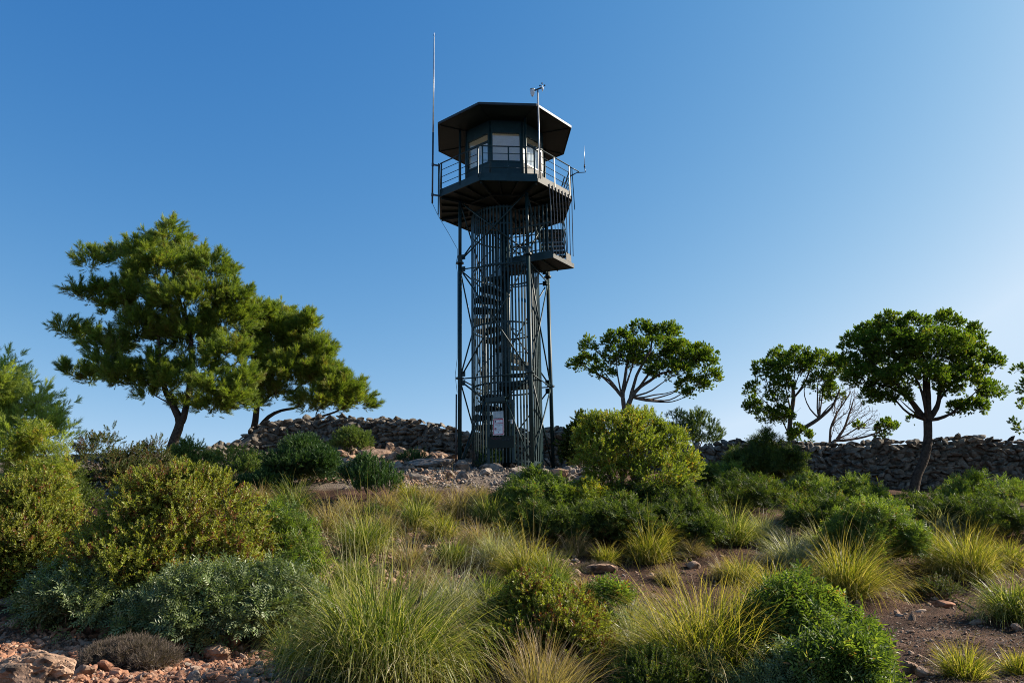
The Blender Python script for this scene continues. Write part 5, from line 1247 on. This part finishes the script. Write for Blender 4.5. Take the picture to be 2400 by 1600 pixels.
tus(1235, 1370, 200, 120, GY, 'tall fine tussock in the middle slope above the central bush', 2400, .9, 1.3, 16, 20)
tus(1165, 1330, 150, 110, GP, 'straw coloured tussock left of the tall fine tussock', 1400, 1.0, 1.4, 17)
tus(1290, 1385, 150, 110, GG, 'green tussock touching the tall fine tussock on its right', 1500, .9, 1.2, 18)
tus(690, 1205, 170, 92, GG, 'tussock with green heart and straw tips left below the juniper', 1600, 1.1, 1.5, 19)
tus(770, 1250, 180, 90, GDr, 'straw coloured tussock right below the juniper', 1700, 1.1, 1.6, 20)
tus(850, 1300, 200, 120, GG, 'grey-green tussock left of the tall dry stalks', 2000, 1.0, 1.6, 21, 20)
tus(730, 1330, 150, 90, GDr, 'dry sprawling tussock at the edge of the green bush', 1200, 1.2, 1.6, 22)
tus(975, 1235, 130, 92, GG, 'tussock with bright green right side below the terrace', 1500, .95, 1.4, 23, 6)
tus(1075, 1215, 150, 88, GDr, 'straw tussock directly below the tower', 1700, 1.0, 1.5, 24, 8)
tus(1150, 1230, 120, 90, GG, 'bright green tussock right of the straw one below the tower', 1400, .95, 1.2, 25)
tus(1010, 1180, 110, 55, GDr, 'low dry tussock on the terrace edge left of the tower', 900, 1.1, 1.4, 26)
tus(1060, 1320, 130, 75, GG, 'thin tussock on the bare soil in mid slope', 900, 1.1, 1.4, 27)
tus(960, 1330, 110, 80, GDr, 'sparse dry tussock behind the biggest tussock', 700, 1.0, 1.0, 28, 20)
tus(1060, 1440, 180, 120, GP, 'sparse dry tangle right of the biggest tussock', 1200, 1.1, 1.5, 29, 20)
tus(1100, 1600, 150, 120, GP, 'pale tangle of blades at the right foot of the biggest tussock', 900, 1.2, 1.6, 30)
tus(1720, 1275, 170, 100, M['grass_green'], 'dark shaded tussock below the rounded shrub', 1700, 1.0, 1.4, 31)
tus(1790, 1270, 150, 85, GP, 'tussock with pale hanging blades right of the shaded one', 1500, 1.0, 1.9, 32)
tus(1650, 1230, 160, 80, M['grass_green'], 'shaded green tussock behind the dark bushes', 1400, 1.0, 1.4, 33)
tus(1880, 1225, 150, 70, M['grass_green'], 'fine green tussock behind the big golden tussock', 1300, 1.0, 1.3, 34)
tus(2200, 1260, 170, 78, GP, 'silvery arching tussock above the broad rounded tussock', 1400, 1.1, 1.7, 35)
tus(2290, 1275, 130, 60, M['grass_green'], 'green tussock behind the broad rounded tussock', 1000, 1.1, 1.4, 36)
tus(1700, 1360, 120, 60, GDr, 'low dry tussock on the left of the yellow-green one', 900, 1.1, 1.2, 37)
tus(1345, 1300, 120, 70, GDr, 'dull dry tussock at the upper end of the dirt path', 900, 1.0, 1.3, 38)
tus(560, 1150, 110, 40, GDr, 'low dry grass tuft left of the juniper', 600, 1.1, 1.2, 39)
tus(1240, 1250, 120, 60, GDr, 'small dry tussock below the bright mastic', 800, 1.0, 1.3, 40)
tus(2120, 1300, 90, 50, GY, 'small tussock between dark bush and rounded tussock', 600, 1.0, 1.3, 41)
tus(680, 1560, 160, 130, GG, 'thin green tussock beside the silvery bush at the bottom', 600, .9, 1.4, 42)
for i, (u, v, w_, h_, m_, lb) in enumerate([
 (1120, 1290, 130, 80, GDr, 'straw tussock right behind the sparse middle one'), (905, 1255, 110, 70, GDr, 'straw tussock between the grey-green and the bright-sided tussock'),
 (830, 1380, 170, 110, GG, 'green tussock behind the biggest tussock on the left of the tall stalks'), (1000, 1400, 150, 90, GDr, 'dry tussock behind the biggest tussock on its right'),
 (1140, 1420, 130, 100, GG, 'green tussock left above the lower central bush'), (700, 1260, 130, 80, GG, 'greenish tussock low beside the green leafy bush'),
 (1190, 1270, 110, 60, GY, 'yellowish tussock below the bright mastic'), (1370, 1400, 110, 50, GDr, 'low dry tussock on the path left of the brown one'),
 (1470, 1480, 150, 110, GP, 'pale feathery tussock behind the green sapling'), (1760, 1480, 170, 120, GDr, 'brownish tussock hanging over the mastic bush'),
 (1740, 1370, 140, 80, GY, 'yellow-green tussock left of the larger one in the middle right'), (1930, 1300, 150, 90, GP, 'pale tussock on the upper flank of the golden one'),
 (2150, 1390, 60, 30, GDr, 'tiny dry tussock on the soil at the right'), (2210, 1330, 150, 110, GY, 'left half of the rounded tussock pair at the right'),
 (2370, 1330, 110, 90, GY, 'tussock at the right edge above the dark based one'), (1620, 1300, 90, 50, GDr, 'dull tussock behind the orange-tipped one'),
 (610, 1185, 120, 60, GDr, 'straw tussock left of the green-hearted one'), (640, 1250, 120, 60, GG, 'green tussock on the reddish soil above the green leafy bush'), (905, 1200, 120, 60, GDr, 'dry tussock directly right of the rosemary bush'), (960, 1175, 110, 50, GY, 'low yellowish tussock at the foot of the terrace'), (1120, 1180, 110, 50, GDr, 'dry tussock at the terrace edge in front of the gate'), (820, 1215, 120, 60, GDr, 'dry tussock below the rosemary bush'), (1040, 1260, 120, 70, GY, 'yellow-green tussock in the middle below the straw row'),
 (1320, 1620, 150, 110, GDr, 'dry tuft at the foot of the lower central bush'), (1010, 1610, 200, 160, GG, 'green tussock merging with the biggest tussock on its right')]):
    tus(u, v, w_, h_, m_, lb, 1300, 1.05, 1.5, 100+i)
# tall dry stalks
def stalk_patch(label, box, n, hmin, hmax, mat, w_=.004, seed=0):
    r_ = np.random.default_rng(seed); Vs, Fs, va, ta, off = [], [], [], [], 0
    for _ in range(n):
        p = hit(r_.uniform(box[0], box[2]), r_.uniform(box[1], box[3])); k = int(r_.integers(2, 6))
        V, F, v, t = blades(k, r_.uniform(hmin, hmax), .03, .35, .5, w_, int(r_.integers(1e6)), 6)
        Vs.append(V+p); Fs.append(F+off); va.append(v); ta.append(t); off += len(V)
    tag(link_mesh('dry_grass', np.concatenate(Vs), [np.concatenate(Fs)], mat, None, np.concatenate(va), np.concatenate(ta)), label, 'grass', kind='stuff')
stalk_patch('tall thin dry stalks standing among the middle tussocks', (900, 1250, 1130, 1420), 90, .5, 1.0, M['grass_dry'], .004, 1)
stalk_patch('short dry grass between the tussocks on the middle slope', (640, 1180, 1330, 1430), 480, .10, .38, M['grass_dry'], .004, 2)
stalk_patch('short dry grass on the right slope', (1350, 1230, 2400, 1300), 320, .08, .28, M['grass_pale'], .004, 3)
stalk_patch('short green and dry blades around the foreground tussocks', (640, 1430, 1500, 1600), 500, .12, .40, M['grass_green'], .004, 4)
# dry leaf litter lying on the soil
def litter(label, n_, box, mat, L=.03, seed=1):
    u = rng.uniform(box[0], box[2], n_); dlo = hit(np.mean(box[::2]), box[3])[1]; dhi = hit(np.mean(box[::2]), box[1])[1]
    d = rng.uniform(dlo**.5, dhi**.5, n_)**2; x = np.array([at(a, 1300, 1.0)[0] for a in u])*d; keep = fbm(np.c_[x, d, x*0]*1.4, 2) > -.03; x, d = x[keep], d[keep]; m_ = len(x)
    z = zg(x, d)+.006; a = rng.uniform(0, 6.28, m_); l = L*rng.uniform(.4, 1.3, m_); b = rng.uniform(.12, .4, m_)
    dx, dy = np.cos(a)*l, np.sin(a)*l; px_, py_ = -np.sin(a)*l*b, np.cos(a)*l*b; c = np.stack([x, d, z], -1); t1, t2 = rng.uniform(0, .015, m_), rng.uniform(0, .02, m_)
    V = np.stack([c-np.stack([dx, dy, 0*x], -1), c+np.stack([px_, py_, t1], -1), c+np.stack([dx, dy, t2], -1), c-np.stack([px_, py_, -t1*.5], -1)], 1).reshape(-1, 3)
    F = np.arange(m_*4).reshape(-1, 4); tag(link_mesh('leaf_litter', V, [F], mat, None, np.repeat(rng.random(m_), 4), np.zeros(m_*4)), label, 'leaf litter', kind='stuff')
litter('dry leaves and bits of twig littering the soil of the right slope', 16000, (1250, 1280, 2500, 1640), M['dead'])
litter('straw and dead leaves littering the ground between the middle tussocks', 14000, (600, 1170, 1350, 1640), M['grass_dry'], .04)
